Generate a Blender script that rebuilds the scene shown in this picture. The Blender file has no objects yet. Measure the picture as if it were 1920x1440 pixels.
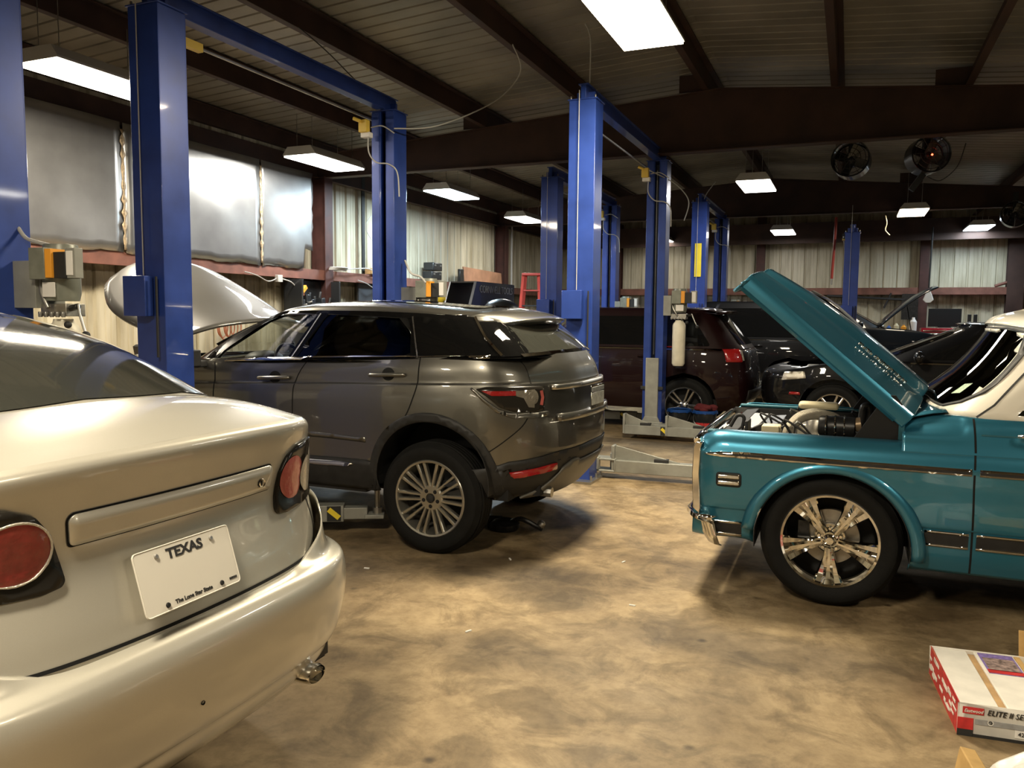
import bpy, bmesh, math, random
import numpy as np
from math import sin, cos, pi, radians, atan, sqrt, atan2
from mathutils import Vector, Matrix, Euler
from mathutils.geometry import delaunay_2d_cdt
from mathutils.bvhtree import BVHTree
random.seed(7)
SC = bpy.context.scene
COL = SC.collection

# ------------------------------------------------------------------ materials
MATS = {}
def mat(name, col, rough=.5, metal=0., coat=0., coatr=.05, emit=None, es=0., trans=0., var=0., vscale=6., bump=0., bscale=40., alpha=1., ior=1.45, spec=.5, aniso=0.):
    m = bpy.data.materials.new(name); m.use_nodes = True
    nt = m.node_tree; b = nt.nodes['Principled BSDF']
    b.inputs['Base Color'].default_value = (*col, 1)
    b.inputs['Roughness'].default_value = rough
    b.inputs['Metallic'].default_value = metal
    b.inputs['Coat Weight'].default_value = coat
    b.inputs['Coat Roughness'].default_value = coatr
    b.inputs['Transmission Weight'].default_value = trans
    b.inputs['IOR'].default_value = ior
    b.inputs['Specular IOR Level'].default_value = spec
    b.inputs['Alpha'].default_value = alpha
    if emit:
        b.inputs['Emission Color'].default_value = (*emit, 1); b.inputs['Emission Strength'].default_value = es
    tc = nt.nodes.new('ShaderNodeTexCoord')
    if var > 0:
        n = nt.nodes.new('ShaderNodeTexNoise'); n.inputs['Scale'].default_value = vscale; n.inputs['Detail'].default_value = 6
        nt.links.new(tc.outputs['Object'], n.inputs['Vector'])
        r = nt.nodes.new('ShaderNodeValToRGB')
        r.color_ramp.elements[0].position = .3; r.color_ramp.elements[1].position = .7
        r.color_ramp.elements[0].color = (*[c*(1-var) for c in col], 1)
        r.color_ramp.elements[1].color = (*[min(1, c*(1+var*.6)) for c in col], 1)
        nt.links.new(n.outputs['Fac'], r.inputs['Fac']); nt.links.new(r.outputs['Color'], b.inputs['Base Color'])
        mr = nt.nodes.new('ShaderNodeMapRange'); mr.inputs['To Min'].default_value = max(.02, rough*(1-var*.5)); mr.inputs['To Max'].default_value = min(1, rough*(1+var*.5))
        nt.links.new(n.outputs['Fac'], mr.inputs['Value']); nt.links.new(mr.outputs['Result'], b.inputs['Roughness'])
    if bump > 0:
        n2 = nt.nodes.new('ShaderNodeTexNoise'); n2.inputs['Scale'].default_value = bscale; n2.inputs['Detail'].default_value = 4
        nt.links.new(tc.outputs['Object'], n2.inputs['Vector'])
        bp = nt.nodes.new('ShaderNodeBump'); bp.inputs['Strength'].default_value = bump; bp.inputs['Distance'].default_value = .01
        nt.links.new(n2.outputs['Fac'], bp.inputs['Height']); nt.links.new(bp.outputs['Normal'], b.inputs['Normal'])
    MATS[name] = m
    return m

def paint(name, col, metal=.75, rough=.36, fl=.12):
    # metallic lacquer: flake layer under a clear coat
    m = mat(name, col, rough, metal, coat=1., coatr=.03)
    nt = m.node_tree; b = nt.nodes['Principled BSDF']
    tc = nt.nodes.new('ShaderNodeTexCoord'); v = nt.nodes.new('ShaderNodeTexVoronoi'); v.inputs['Scale'].default_value = 1800
    nt.links.new(tc.outputs['Object'], v.inputs['Vector'])
    r = nt.nodes.new('ShaderNodeValToRGB')
    r.color_ramp.elements[0].color = (*[c*(1-fl) for c in col], 1); r.color_ramp.elements[1].color = (*[min(1, c*(1+fl)) for c in col], 1)
    nt.links.new(v.outputs['Color'], r.inputs['Fac']); nt.links.new(r.outputs['Color'], b.inputs['Base Color'])
    return m

M_champ = paint('champagne_silver_paint', (.57, .545, .465), .45, .35, .05)
M_grey = paint('grey_metallic_paint', (.17, .165, .145), .85, .33)
M_teal = paint('teal_metallic_paint', (.034, .195, .30), .6, .34)
M_teald = mat('teal_inner_paint', (.02, .10, .13), .5, .3)
M_maroon = paint('dark_maroon_paint', (.010, .0015, .0018), .0, .5)
M_black = paint('black_paint', (.003, .003, .0035), .0, .5)
M_navy = paint('dark_navy_paint', (.003, .007, .014), .0, .5)
for m_ in (M_maroon, M_black, M_navy):
    b_ = m_.node_tree.nodes['Principled BSDF']; b_.inputs['Specular IOR Level'].default_value = .15; b_.inputs['Coat Weight'].default_value = .7
M_white = mat('cream_white_paint', (.80, .76, .66), .3, coat=.8)
M_silverhood = paint('warm_grey_paint', (.085, .081, .072), .15, .5)
M_glassdark = mat('privacy_glass', (.006, .006, .006), .04, spec=.35)
M_rearglass = mat('tinted_rear_glass', (.035, .036, .030), .06, spec=.6, coat=.6)
def glass(name, tint, refl=1.):
    # thin pane: tinted see-through plus Fresnel gloss
    m = bpy.data.materials.new(name); m.use_nodes = True; nt = m.node_tree; nt.nodes.remove(nt.nodes['Principled BSDF'])
    tr = nt.nodes.new('ShaderNodeBsdfTransparent'); tr.inputs[0].default_value = (*tint, 1)
    gl = nt.nodes.new('ShaderNodeBsdfGlossy'); gl.inputs['Roughness'].default_value = .015
    fr = nt.nodes.new('ShaderNodeLayerWeight'); fr.inputs['Blend'].default_value = .25
    mr = nt.nodes.new('ShaderNodeMapRange'); mr.inputs['To Min'].default_value = .05; mr.inputs['To Max'].default_value = .75*refl
    nt.links.new(fr.outputs['Fresnel'], mr.inputs['Value'])
    mx = nt.nodes.new('ShaderNodeMixShader'); nt.links.new(mr.outputs[0], mx.inputs[0]); nt.links.new(tr.outputs[0], mx.inputs[1]); nt.links.new(gl.outputs[0], mx.inputs[2])
    nt.links.new(mx.outputs[0], nt.nodes['Material Output'].inputs['Surface']); return m
M_glass = glass('window_glass', (.90, .93, .90), .6)
M_glasstint = glass('tinted_glass', (.09, .095, .085))
M_plastic = mat('black_plastic', (.018, .018, .018), .55, var=.3, vscale=20)
M_rubber = mat('tyre_rubber', (.0075, .0075, .007), .8, spec=.25, var=.35, vscale=15, bump=.2, bscale=120)
M_dark = mat('dark_recess', (.006, .006, .006), .8)
M_seam = mat('panel_gap', (.004, .004, .004), .9)
M_chrome = mat('chrome', (.85, .84, .80), .06, 1.)
M_satin = mat('satin_metal', (.55, .53, .48), .28, 1., var=.15)
M_alloy = mat('alloy_silver', (.50, .485, .43), .30, .9, coat=.6, var=.12, vscale=9)
M_brightalloy = mat('bright_alloy', (.62, .60, .56), .22, 1., coat=.5)
M_steel = mat('steel', (.42, .41, .38), .35, .9, var=.25)
M_disc = mat('brake_disc', (.36, .33, .28), .4, .8, var=.3, vscale=12)
M_red = mat('red_lens', (.32, .012, .012), .12, coat=1., bump=.35, bscale=90)
M_redhazy = mat('hazy_red_lens', (.42, .10, .085), .22, coat=.8, bump=.2, bscale=60)
M_clearlens = mat('clear_lens', (.62, .58, .50), .12, .4, coat=1., bump=.5, bscale=110)
M_smoke = mat('smoked_lens', (.020, .018, .015), .16, spec=.35)
M_amber = mat('amber_lens', (.75, .28, .04), .2, coat=.8)
M_lift = mat('blue_lift_paint', (.022, .055, .27), .38, .15, coat=.35, var=.22, vscale=5)
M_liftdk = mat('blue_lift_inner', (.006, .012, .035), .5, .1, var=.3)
M_armgrey = mat('grey_lift_paint', (.30, .30, .265), .42, .2, var=.2, vscale=7)
M_yellow = mat('yellow_paint', (.80, .62, .04), .45, var=.12)
M_yellowbox = mat('yellow_plastic', (.72, .50, .08), .45)
M_orange = mat('orange_label', (.78, .33, .03), .5)
M_cable = mat('grey_cable', (.42, .41, .38), .5)
M_blkcable = mat('black_cable', (.02, .02, .02), .6)
M_redhose = mat('red_hose', (.30, .03, .02), .5)
M_motor = mat('grey_green_enamel', (.22, .23, .19), .4, .2, var=.25, vscale=9)
M_tank = mat('milky_plastic', (.72, .68, .55), .45, var=.12, vscale=9)
M_column = mat('brown_column_steel', (.060, .022, .017), .6, .1, var=.35, vscale=6)
M_oxide = mat('red_oxide_steel', (.17, .070, .048), .6, .1, var=.35, vscale=6)
M_rafter = mat('dark_oxide_steel', (.050, .026, .019), .65, .1, var=.4, vscale=3)
M_board = mat('brown_board', (.36, .19, .11), .7, var=.25, vscale=5)
M_wood = mat('pale_wood', (.50, .32, .15), .6, var=.3, vscale=12)
M_toolred = mat('tool_chest_red', (.38, .012, .03), .3, .2, coat=.6)
M_toolblack = mat('black_enamel', (.014, .015, .016), .35, coat=.3)
M_paper = mat('white_print', (.72, .70, .66), .6)
M_ink = mat('black_ink', (.02, .02, .02), .6)
M_platew = mat('plate_white', (.66, .63, .55), .4, coat=.3)
M_card = mat('cardboard', (.50, .32, .12), .75, var=.2, vscale=14)
M_cardlt = mat('pale_cardboard', (.72, .48, .18), .7, var=.12)
M_boxwhite = mat('worn_white_card', (.78, .75, .68), .55, var=.12, vscale=10)
M_boxred = mat('red_print', (.52, .03, .03), .5, var=.25, vscale=25)
M_boxgrey = mat('grey_print', (.30, .30, .30), .6, var=.3, vscale=30)
M_purple = mat('purple_print', (.22, .16, .42), .6, var=.4, vscale=60)
M_bag = mat('white_plastic_bag', (.80, .78, .74), .35, trans=.0, var=.08, vscale=9, bump=.5, bscale=12)
M_bucketblue = mat('blue_plastic', (.012, .06, .24), .35)
M_maroonrag = mat('maroon_cloth', (.10, .012, .015), .9)
M_seat = mat('dark_upholstery', (.035, .035, .034), .7, var=.2)
M_dash = mat('pale_dashboard', (.42, .40, .34), .6)
M_copper = mat('rusty_wire', (.35, .12, .06), .6)
M_ladder = mat('red_fibreglass', (.42, .05, .035), .5, var=.2)
M_bluebottle = mat('blue_cap_plastic', (.05, .12, .35), .4)
M_engine = mat('oily_black_metal', (.03, .03, .03), .35, .5, var=.5, vscale=30)
M_alu = mat('cast_aluminium', (.45, .43, .38), .35, .9, var=.3, vscale=25)
M_braid = mat('braided_hose', (.55, .50, .40), .4, .6, bump=1., bscale=250)
M_cream = mat('cream_plastic', (.62, .55, .36), .45)

# foil-faced insulation sheet
M_foil = mat('foil_insulation', (.37, .37, .365), .30, .8, var=.18, vscale=2.2, bump=.12, bscale=3)

def floor_mat():
    m = bpy.data.materials.new('stained_concrete'); m.use_nodes = True; nt = m.node_tree; b = nt.nodes['Principled BSDF']
    N = nt.nodes.new; L = nt.links.new
    tc = N('ShaderNodeTexCoord')
    def noise(s, d=8, r=.6, dist=0.):
        n = N('ShaderNodeTexNoise'); n.inputs['Scale'].default_value = s; n.inputs['Detail'].default_value = d
        n.inputs['Roughness'].default_value = r; n.inputs['Distortion'].default_value = dist
        L(tc.outputs['Object'], n.inputs['Vector']); return n
    def ramp(src, p0, c0, p1, c1):
        r = N('ShaderNodeValToRGB'); e = r.color_ramp.elements
        e[0].position = p0; e[0].color = (*c0, 1); e[1].position = p1; e[1].color = (*c1, 1); L(src, r.inputs['Fac']); return r
    def mix(kind, fac, a, bb):
        x = N('ShaderNodeMix'); x.data_type = 'RGBA'; x.blend_type = kind
        if isinstance(fac, float): x.inputs['Factor'].default_value = fac
        else: L(fac, x.inputs['Factor'])
        L(a, x.inputs[6]); L(bb, x.inputs[7]); return x.outputs[2]
    base = ramp(noise(.9, 10, .62, .4).outputs['Fac'], .36, (.150, .103, .052), .62, (.40, .298, .165))
    fine = ramp(noise(9, 8, .7).outputs['Fac'], .36, (.62, .58, .52), .60, (1, 1, 1))
    c = mix('MULTIPLY', .75, base.outputs['Color'], fine.outputs['Color'])
    mid = ramp(noise(3.1, 8, .66, .8).outputs['Fac'], .40, (.52, .50, .46), .53, (1, 1, 1))
    c = mix('MULTIPLY', .8, c, mid.outputs['Color'])
    # small oil drips
    vo = N('ShaderNodeTexVoronoi'); vo.inputs['Scale'].default_value = 3.2; L(tc.outputs['Object'], vo.inputs['Vector'])
    dr = ramp(vo.outputs['Distance'], .03, (.25, .23, .2), .10, (1, 1, 1))
    nz = ramp(noise(1.3, 3).outputs['Fac'], .5, (0, 0, 0), .56, (1, 1, 1))
    c = mix('MULTIPLY', nz.outputs['Color'], c, dr.outputs['Color'])
    # big stains under the working bays
    for (x, y, rx, ry, s) in ((-2.0, 4.55, .75, .42, .55), (-1.6, 4.2, .5, .25, .35), (-3.2, 4.2, .9, .5, .4), (-.3, 3.9, .9, .35, .35), (-2.2, 10., 1.2, .5, .5), (-1.5, 3.4, .8, .2, .25)):
        mp = N('ShaderNodeMapping'); mp.vector_type = 'TEXTURE'; mp.inputs['Location'].default_value = (x, y, 0); mp.inputs['Scale'].default_value = (rx, ry, 1)
        L(tc.outputs['Object'], mp.inputs['Vector'])
        g = N('ShaderNodeTexGradient'); g.gradient_type = 'SPHERICAL'
        vm = N('ShaderNodeVectorMath'); vm.operation = 'ADD'; nn = noise(2.5, 6, .7)
        sc = N('ShaderNodeVectorMath'); sc.operation = 'SCALE'; sc.inputs['Scale'].default_value = .9
        sb = N('ShaderNodeVectorMath'); sb.operation = 'SUBTRACT'; sb.inputs[1].default_value = (.5, .5, .5)
        L(nn.outputs['Color'], sb.inputs[0]); L(sb.outputs[0], sc.inputs[0]); L(mp.outputs[0], vm.inputs[0]); L(sc.outputs[0], vm.inputs[1])
        L(vm.outputs[0], g.inputs['Vector'])
        r = ramp(g.outputs['Fac'], .05, (1, 1, 1), .6, (1-s, 1-s, 1-s*.95)); c = mix('MULTIPLY', 1., c, r.outputs['Color'])
    L(c, b.inputs['Base Color'])
    rr = N('ShaderNodeMapRange'); rr.inputs['To Min'].default_value = .42; rr.inputs['To Max'].default_value = .78
    L(noise(2.2, 6).outputs['Fac'], rr.inputs['Value']); L(rr.outputs['Result'], b.inputs['Roughness'])
    bp = N('ShaderNodeBump'); bp.inputs['Strength'].default_value = .25; bp.inputs['Distance'].default_value = .004
    L(noise(22, 8, .7).outputs['Fac'], bp.inputs['Height']); L(bp.outputs['Normal'], b.inputs['Normal'])
    return m
M_floor = floor_mat()

def wall_mat():
    m = bpy.data.materials.new('dusty_cream_sheet'); m.use_nodes = True; nt = m.node_tree; b = nt.nodes['Principled BSDF']
    N = nt.nodes.new; L = nt.links.new
    tc = N('ShaderNodeTexCoord'); mp = N('ShaderNodeMapping'); mp.inputs['Scale'].default_value = (3.2, 3.2, .55); L(tc.outputs['Object'], mp.inputs['Vector'])
    n = N('ShaderNodeTexNoise'); n.inputs['Scale'].default_value = 1.4; n.inputs['Detail'].default_value = 8; L(mp.outputs[0], n.inputs['Vector'])
    r = N('ShaderNodeValToRGB'); r.color_ramp.elements[0].position = .3; r.color_ramp.elements[0].color = (.29, .25, .16, 1)
    r.color_ramp.elements[1].position = .62; r.color_ramp.elements[1].color = (.53, .485, .36, 1); L(n.outputs['Fac'], r.inputs['Fac'])
    # soot hanging under the girt
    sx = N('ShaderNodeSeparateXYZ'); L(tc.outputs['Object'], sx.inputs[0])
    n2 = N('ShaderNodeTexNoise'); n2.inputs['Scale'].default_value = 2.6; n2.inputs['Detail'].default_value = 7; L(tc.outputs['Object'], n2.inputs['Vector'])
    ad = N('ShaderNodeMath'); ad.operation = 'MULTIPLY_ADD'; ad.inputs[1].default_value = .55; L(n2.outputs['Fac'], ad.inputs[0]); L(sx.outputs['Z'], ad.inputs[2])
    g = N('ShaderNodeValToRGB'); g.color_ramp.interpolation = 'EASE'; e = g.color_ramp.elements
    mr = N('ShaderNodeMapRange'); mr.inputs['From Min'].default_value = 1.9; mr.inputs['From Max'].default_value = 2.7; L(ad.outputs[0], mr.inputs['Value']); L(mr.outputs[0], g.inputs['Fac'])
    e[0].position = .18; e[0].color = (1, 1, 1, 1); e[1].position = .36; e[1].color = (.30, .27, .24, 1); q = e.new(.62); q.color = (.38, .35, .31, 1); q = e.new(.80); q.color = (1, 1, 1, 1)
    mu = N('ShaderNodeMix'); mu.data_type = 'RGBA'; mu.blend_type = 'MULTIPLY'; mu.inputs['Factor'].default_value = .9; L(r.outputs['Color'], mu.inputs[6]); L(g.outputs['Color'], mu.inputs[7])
    L(mu.outputs[2], b.inputs['Base Color']); b.inputs['Roughness'].default_value = .45
    return m
M_wall = wall_mat()
M_roofdeck = mat('grey_roof_sheet', (.25, .23, .19), .5, .35, var=.35, vscale=1.3)

# ------------------------------------------------------------------ mesh building
class MB:
    def __init__(s): s.v = []; s.f = []; s.m = []; s.mats = []
    def mi(s, m):
        if m is None: return 0
        if m not in s.mats: s.mats.append(m)
        return s.mats.index(m)
    def add(s, vs, fs, m=None, M=None):
        o = len(s.v); k = s.mi(m)
        for p in vs:
            p = Vector(p)
            if M is not None: p = M @ p
            s.v.append(tuple(p))
        for f in fs: s.f.append(tuple(o+i for i in f)); s.m.append(k)
        return s
    def box(s, c, d, m=None, rz=0., M=None, rx=0., ry=0.):
        x, y, z = (a/2 for a in d)
        vs = [Vector((i, j, k)) for i in (-x, x) for j in (-y, y) for k in (-z, z)]
        T = Matrix.Translation(c) @ Euler((rx, ry, rz)).to_matrix().to_4x4()
        if M is not None: T = M @ T
        return s.add(vs, [(0, 1, 3, 2), (4, 6, 7, 5), (0, 4, 5, 1), (2, 3, 7, 6), (0, 2, 6, 4), (1, 5, 7, 3)], m, T)
    def prism(s, poly, z0, z1, m=None, M=None):
        n = len(poly); vs = [(x, y, z0) for x, y in poly] + [(x, y, z1) for x, y in poly]
        fs = [tuple(range(n-1, -1, -1)), tuple(range(n, 2*n))] + [(i, (i+1) % n, n+(i+1) % n, n+i) for i in range(n)]
        return s.add(vs, fs, m, M)
    def tube(s, pts, r, m=None, n=8, cap=True, M=None):
        pts = [Vector(p) for p in pts]; rs = r if isinstance(r, (list, tuple)) else [r]*len(pts)
        vs = []; fs = []; up = None
        for i, p in enumerate(pts):
            t = (pts[min(i+1, len(pts)-1)] - pts[max(i-1, 0)])
            if t.length < 1e-9: t = Vector((0, 0, 1))
            t.normalize()
            if up is None:
                a = Vector((0, 0, 1)) if abs(t.z) < .9 else Vector((1, 0, 0)); up = (a - t*a.dot(t)).normalized()
            else:
                up = up - t*up.dot(t)
                up = up.normalized() if up.length > 1e-6 else Vector((1, 0, 0))
            w = t.cross(up)
            for k in range(n):
                a = 2*pi*k/n; vs.append(p + (up*cos(a) + w*sin(a))*rs[i])
        for i in range(len(pts)-1):
            for k in range(n):
                a = i*n+k; b = i*n+(k+1) % n; fs.append((a, b, b+n, a+n))
        if cap:
            fs.append(tuple(range(n-1, -1, -1))); o = (len(pts)-1)*n; fs.append(tuple(o+k for k in range(n)))
        return s.add(vs, fs, m, M)
    def lathe(s, prof, m=None, n=24, M=None, a0=0., a1=2*pi):
        full = abs(a1-a0-2*pi) < 1e-6; vs = []; fs = []; kk = n if full else n+1
        for r, z in prof:
            for k in range(kk):
                a = a0+(a1-a0)*k/n; vs.append((r*cos(a), r*sin(a), z))
        for i in range(len(prof)-1):
            for k in range(n):
                a = i*kk+k; b = i*kk+(k+1) % kk; fs.append((a, b, b+kk, a+kk))
        return s.add(vs, fs, m, M)
    def ball(s, c, r, m=None, n=12, sc=(1, 1, 1)):
        prof = [(r*sin(pi*i/n)+1e-5, -r*cos(pi*i/n)) for i in range(n+1)]
        return s.lathe(prof, m, n*2, Matrix.Translation(c) @ Matrix.Diagonal((*sc, 1)))
    def grid(s, P, m=None, M=None, flip=False):
        nu = len(P); nv = len(P[0]); vs = [p for row in P for p in row]; fs = []
        for i in range(nu-1):
            for j in range(nv-1):
                f = (i*nv+j, i*nv+j+1, (i+1)*nv+j+1, (i+1)*nv+j); fs.append(f[::-1] if flip else f)
        return s.add(vs, fs, m, M)
    def build(s, name, parent=None, m=None, smooth=None, bevel=0., solid=0., sub=0, bseg=2, recalc=True, off=-1.):
        me = bpy.data.meshes.new(name); me.from_pydata(s.v, [], s.f); me.validate()
        for mm in (s.mats or [m]): me.materials.append(mm)
        if m is not None and not s.mats: pass
        if s.mats and len(me.polygons) == len(s.m): me.polygons.foreach_set('material_index', s.m)
        if recalc:
            bm = bmesh.new(); bm.from_mesh(me); bmesh.ops.remove_doubles(bm, verts=bm.verts, dist=1e-5)
            bmesh.ops.recalc_face_normals(bm, faces=bm.faces); bm.to_mesh(me); bm.free()
        o = bpy.data.objects.new(name, me); COL.objects.link(o)
        if smooth is not None: shade(o, smooth)
        if solid:
            md = o.modifiers.new('solid', 'SOLIDIFY'); md.thickness = solid; md.offset = off
        if bevel:
            md = o.modifiers.new('bevel', 'BEVEL'); md.width = bevel; md.segments = bseg; md.limit_method = 'ANGLE'; md.angle_limit = radians(35)
            md.harden_normals = False
            shade(o, 40 if smooth is None else smooth)
        if sub:
            md = o.modifiers.new('sub', 'SUBSURF'); md.levels = sub; md.render_levels = sub
        if parent is not None: o.parent = parent
        return o
def shade(o, ang=35):
    me = o.data
    me.polygons.foreach_set('use_smooth', [True]*len(me.polygons))
    a = radians(ang)
    bm = bmesh.new(); bm.from_mesh(me)
    for e in bm.edges:
        e.smooth = not (len(e.link_faces) == 2 and e.calc_face_angle(0) > a)
    bm.to_mesh(me); bm.free()
def tag(o, label=None, cat=None, group=None, kind=None):
    if label: o['label'] = label
    if cat: o['category'] = cat
    if group: o['group'] = group
    if kind: o['kind'] = kind
    return o
def thing(name, loc, rz=0., label=None, cat=None, group=None):
    o = bpy.data.objects.new(name, None); COL.objects.link(o); o.location = loc; o.rotation_euler = (0, 0, rz)
    o.empty_display_size = .1
    return tag(o, label, cat, group)
def kids(o): return [c for c in bpy.data.objects if c.parent is o]
def copy_tree(o, parent=None):
    c = o.copy(); COL.objects.link(c)
    if parent is not None: c.parent = parent
    for ch in kids(o): copy_tree(ch, c)
    return c
def bez(pts, n=8):
    # smooth curve through points (Catmull-Rom)
    P = [Vector(p) for p in pts]; out = []
    for i in range(len(P)-1):
        p0 = P[max(i-1, 0)]; p1 = P[i]; p2 = P[i+1]; p3 = P[min(i+2, len(P)-1)]
        for k in range(n):
            t = k/n; out.append(.5*((2*p1)+(p2-p0)*t+(2*p0-5*p1+4*p2-p3)*t*t+(3*p1-p0-3*p2+p3)*t*t*t))
    out.append(P[-1]); return out
def Rz(a): return Matrix.Rotation(a, 4, 'Z')
def Rx(a): return Matrix.Rotation(a, 4, 'X')
def Ry(a): return Matrix.Rotation(a, 4, 'Y')
def T(*p): return Matrix.Translation(p)
def text(name, s, size, parent, Mx, m, depth=.0015, align='CENTER', shear=0., weight=0., squash=1.):
    cu = bpy.data.curves.new(name, 'FONT'); cu.body = s; cu.size = size; cu.extrude = depth; cu.align_x = align; cu.align_y = 'CENTER'
    cu.shear = shear; cu.offset = weight; cu.resolution_u = 3
    tmp = bpy.data.objects.new(name, cu); COL.objects.link(tmp)
    bpy.context.view_layer.update()
    dg = bpy.context.evaluated_depsgraph_get(); me = bpy.data.meshes.new_from_object(tmp.evaluated_get(dg))
    bpy.data.objects.remove(tmp); bpy.data.curves.remove(cu)
    me.transform(Matrix.Diagonal((squash, 1, 1, 1))); me.materials.clear(); me.materials.append(m)
    o = bpy.data.objects.new(name, me); COL.objects.link(o); o.parent = parent; o.matrix_local = Mx
    return o
# ------------------------------------------------------------------ the building
XL, XR, YN, YF = -7.8, 9.5, -6.0, 22.0     # left wall, right wall, near wall, far wall
XRIDGE, ZRIDGE = -1.6, 4.44                # top of the rafters at the ridge
def zraf(x): return ZRIDGE - (.068*(XRIDGE-x) if x < XRIDGE else .088*(x-XRIDGE))
def struct(mb, name, m=None, **k):
    o = mb.build(name, None, m, **k); o['kind'] = 'structure'; return o
struct(MB().box(((XL+XR)/2, (YN+YF)/2, -.06), (XR-XL+.4, YF-YN+.4, .12), M_floor), 'floor')

def ribbed(length, z0, z1, pitch, d=.032, minor=True):
    # profile of a trapezoid-rib sheet along 'length': returns list of (s, depth)
    pr = []; s = 0.
    while s < length:
        pr += [(s, 0), (s+pitch*.28, 0)]
        if minor: pr += [(s+pitch*.30, d*.18), (s+pitch*.36, d*.18), (s+pitch*.38, 0), (s+pitch*.52, 0), (s+pitch*.54, d*.18), (s+pitch*.60, d*.18), (s+pitch*.62, 0)]
        pr += [(s+pitch*.80, 0), (s+pitch*.86, d), (s+pitch*.94, d), (s+pitch, 0)]
        s += pitch
    return pr
def wall(name, axis, pos, a0, a1, z1, inward):
    # inward side carries the ribs as recesses of an outward standing rib
    mb = MB(); P = []
    for s, d in ribbed(a1-a0, 0, z1, .305):
        s = a0+s; q = pos - inward*d
        z = z1(s) if callable(z1) else z1
        P.append([(q, s, 0), (q, s, z)] if axis == 'x' else [(s, q, 0), (s, q, z)])
    mb.grid(P, M_wall)
    return struct(mb, name, solid=.01, off=0)
ZW = 4.60
wall('wall_left', 'x', XL, YN, YF, zraf(XL)+.26, 1)
wall('wall_right', 'x', XR, YN, YF, zraf(XR)+.26, -1)
wall('wall_far', 'y', YF, XL, XR, lambda s: zraf(s)+.24, -1)
wall('wall_near', 'y', YN, XL, XR, lambda s: zraf(s)+.24, 1)
# roof deck : sheets with ribs running across the hall
mb = MB(); P = []
for s, d in ribbed(YF-YN, 0, 0, .205, .028, False):
    y = YN+s; P.append([(x, y, zraf(x)+.245+d) for x in (XL-.1, XRIDGE, XR+.1)])
mb.grid(P, M_roofdeck)
struct(mb, 'ceiling', solid=.01, off=0)
# purlins
k = 1
def trim(mb, **kw):
    global k
    o = struct(mb, 'trim_%d' % k, **kw); k += 1; return o
for x in (-7.72, -6.35, -4.80, -3.28, -1.75, -.25, 1.15, 2.65, 4.15, 5.65, 7.15, 8.65):
    z = zraf(x); mb = MB()
    mb.box((x, (YN+YF)/2, z+.115), (.012, YF-YN, .22), M_rafter)
    mb.box((x-.035, (YN+YF)/2, z+.012), (.07, YF-YN, .016), M_rafter).box((x+.035, (YN+YF)/2, z+.222), (.07, YF-YN, .012), M_rafter)
    trim(mb)
# rafters with their wall columns, one frame each
def frame(y):
    mb = MB(); zb = 3.69
    xs = [XL+.05, -6, -4, XRIDGE, .5, 3, 6, XR-.05]
    for dy, zt0, zt1 in ((0, None, None),):
        top = [(x, zraf(x)-.002) for x in xs]; bot = [(x, zb if x < 4 else min(zb, zraf(x)-.35)) for x in xs]
        poly = top + bot[::-1]
        mb.prism(poly, -.006, .006, M_rafter, Matrix(((1, 0, 0, 0), (0, 0, 1, y), (0, 1, 0, 0), (0, 0, 0, 1))))
    for a, b in zip(xs[:-1], xs[1:]):
        for zz0, zz1, s in ((zb if a < 4 else zraf(a)-.35, zb if b < 4 else min(zb, zraf(b)-.35), 1), (zraf(a)-.008, zraf(b)-.008, -1)):
            zz0 = min(zz0, zb) if s == 1 else zz0
            ang = atan2(zz1-zz0, b-a)
            mb.box(((a+b)/2, y, (zz0+zz1)/2), ((b-a)/cos(ang)+.002, .16, .012), M_rafter, ry=-ang)
    for x in (-4.8, -1.75, 1.15):   # purlin lap plates
        mb.box((x-.19, y-.012, zraf(x)+.11), (.36, .02, .21), M_rafter)
    trim(mb)
for y in (-3.5, 3.47, 10.46, 17.45): frame(y)
for y in (3.47, 10.46, 17.45):       # columns on the left wall
    mb = MB()
    mb.box((XL+.30, y, 1.85), (.012, .20, 3.7), M_column).box((XL+.055, y, 1.85), (.012, .20, 3.7), M_column).box((XL+.18, y, 1.85), (.25, .012, 3.7), M_column)
    trim(mb)
for x in (-6.0, -2.2, 1.6, 3.5, 7.3):      # end-wall columns
    mb = MB()
    z = zraf(x); w = .20 if x != 3.5 else .34
    mb.box((x, YF-.05, z/2), (w, .012, z), M_column if x < 2 else M_rafter).box((x, YF-.26, z/2), (w, .012, z), M_column if x < 2 else M_rafter).box((x, YF-.155, z/2), (.012, .2, z), M_rafter)
    trim(mb)
mb = MB(); z0 = 3.74                     # eave strut of the left wall
mb.box((XL+.10, (YN+YF)/2, 3.82), (.012, YF-YN, .26), M_rafter).box((XL+.14, (YN+YF)/2, 3.69), (.09, YF-YN, .012), M_rafter)
trim(mb)
# girts
for (z, ys) in ((2.20, (YN, YF)),):
    mb = MB(); L_ = ys[1]-ys[0]; c = (ys[0]+ys[1])/2
    mb.box((XL+.24, c, z), (.012, L_, .15), M_oxide).box((XL+.135, c, z+.072), (.21, L_, .010), M_oxide).box((XL+.205, c, z-.07), (.07, L_, .010), M_oxide)
    trim(mb)
mb = MB(); mb.box(((XL+XR)/2, YF-.24, 2.28), (XR-XL, .012, .17), M_oxide).box(((XL+XR)/2, YF-.14, 2.36), (XR-XL, .20, .010), M_oxide).box(((XL+XR)/2, YF-.2, 2.20), (XR-XL, .07, .010), M_oxide)
trim(mb)
mb = MB(); mb.box(((XL+XR)/2, YF-.14, 3.72), (XR-XL, .25, .25), M_rafter)
trim(mb)
# dark rail of the end frame behind the far posts
mb = MB(); mb.box(((XL+XR)/2, YF-.7, 3.70), (XR-XL, .16, .5), M_rafter); trim(mb)

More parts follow.
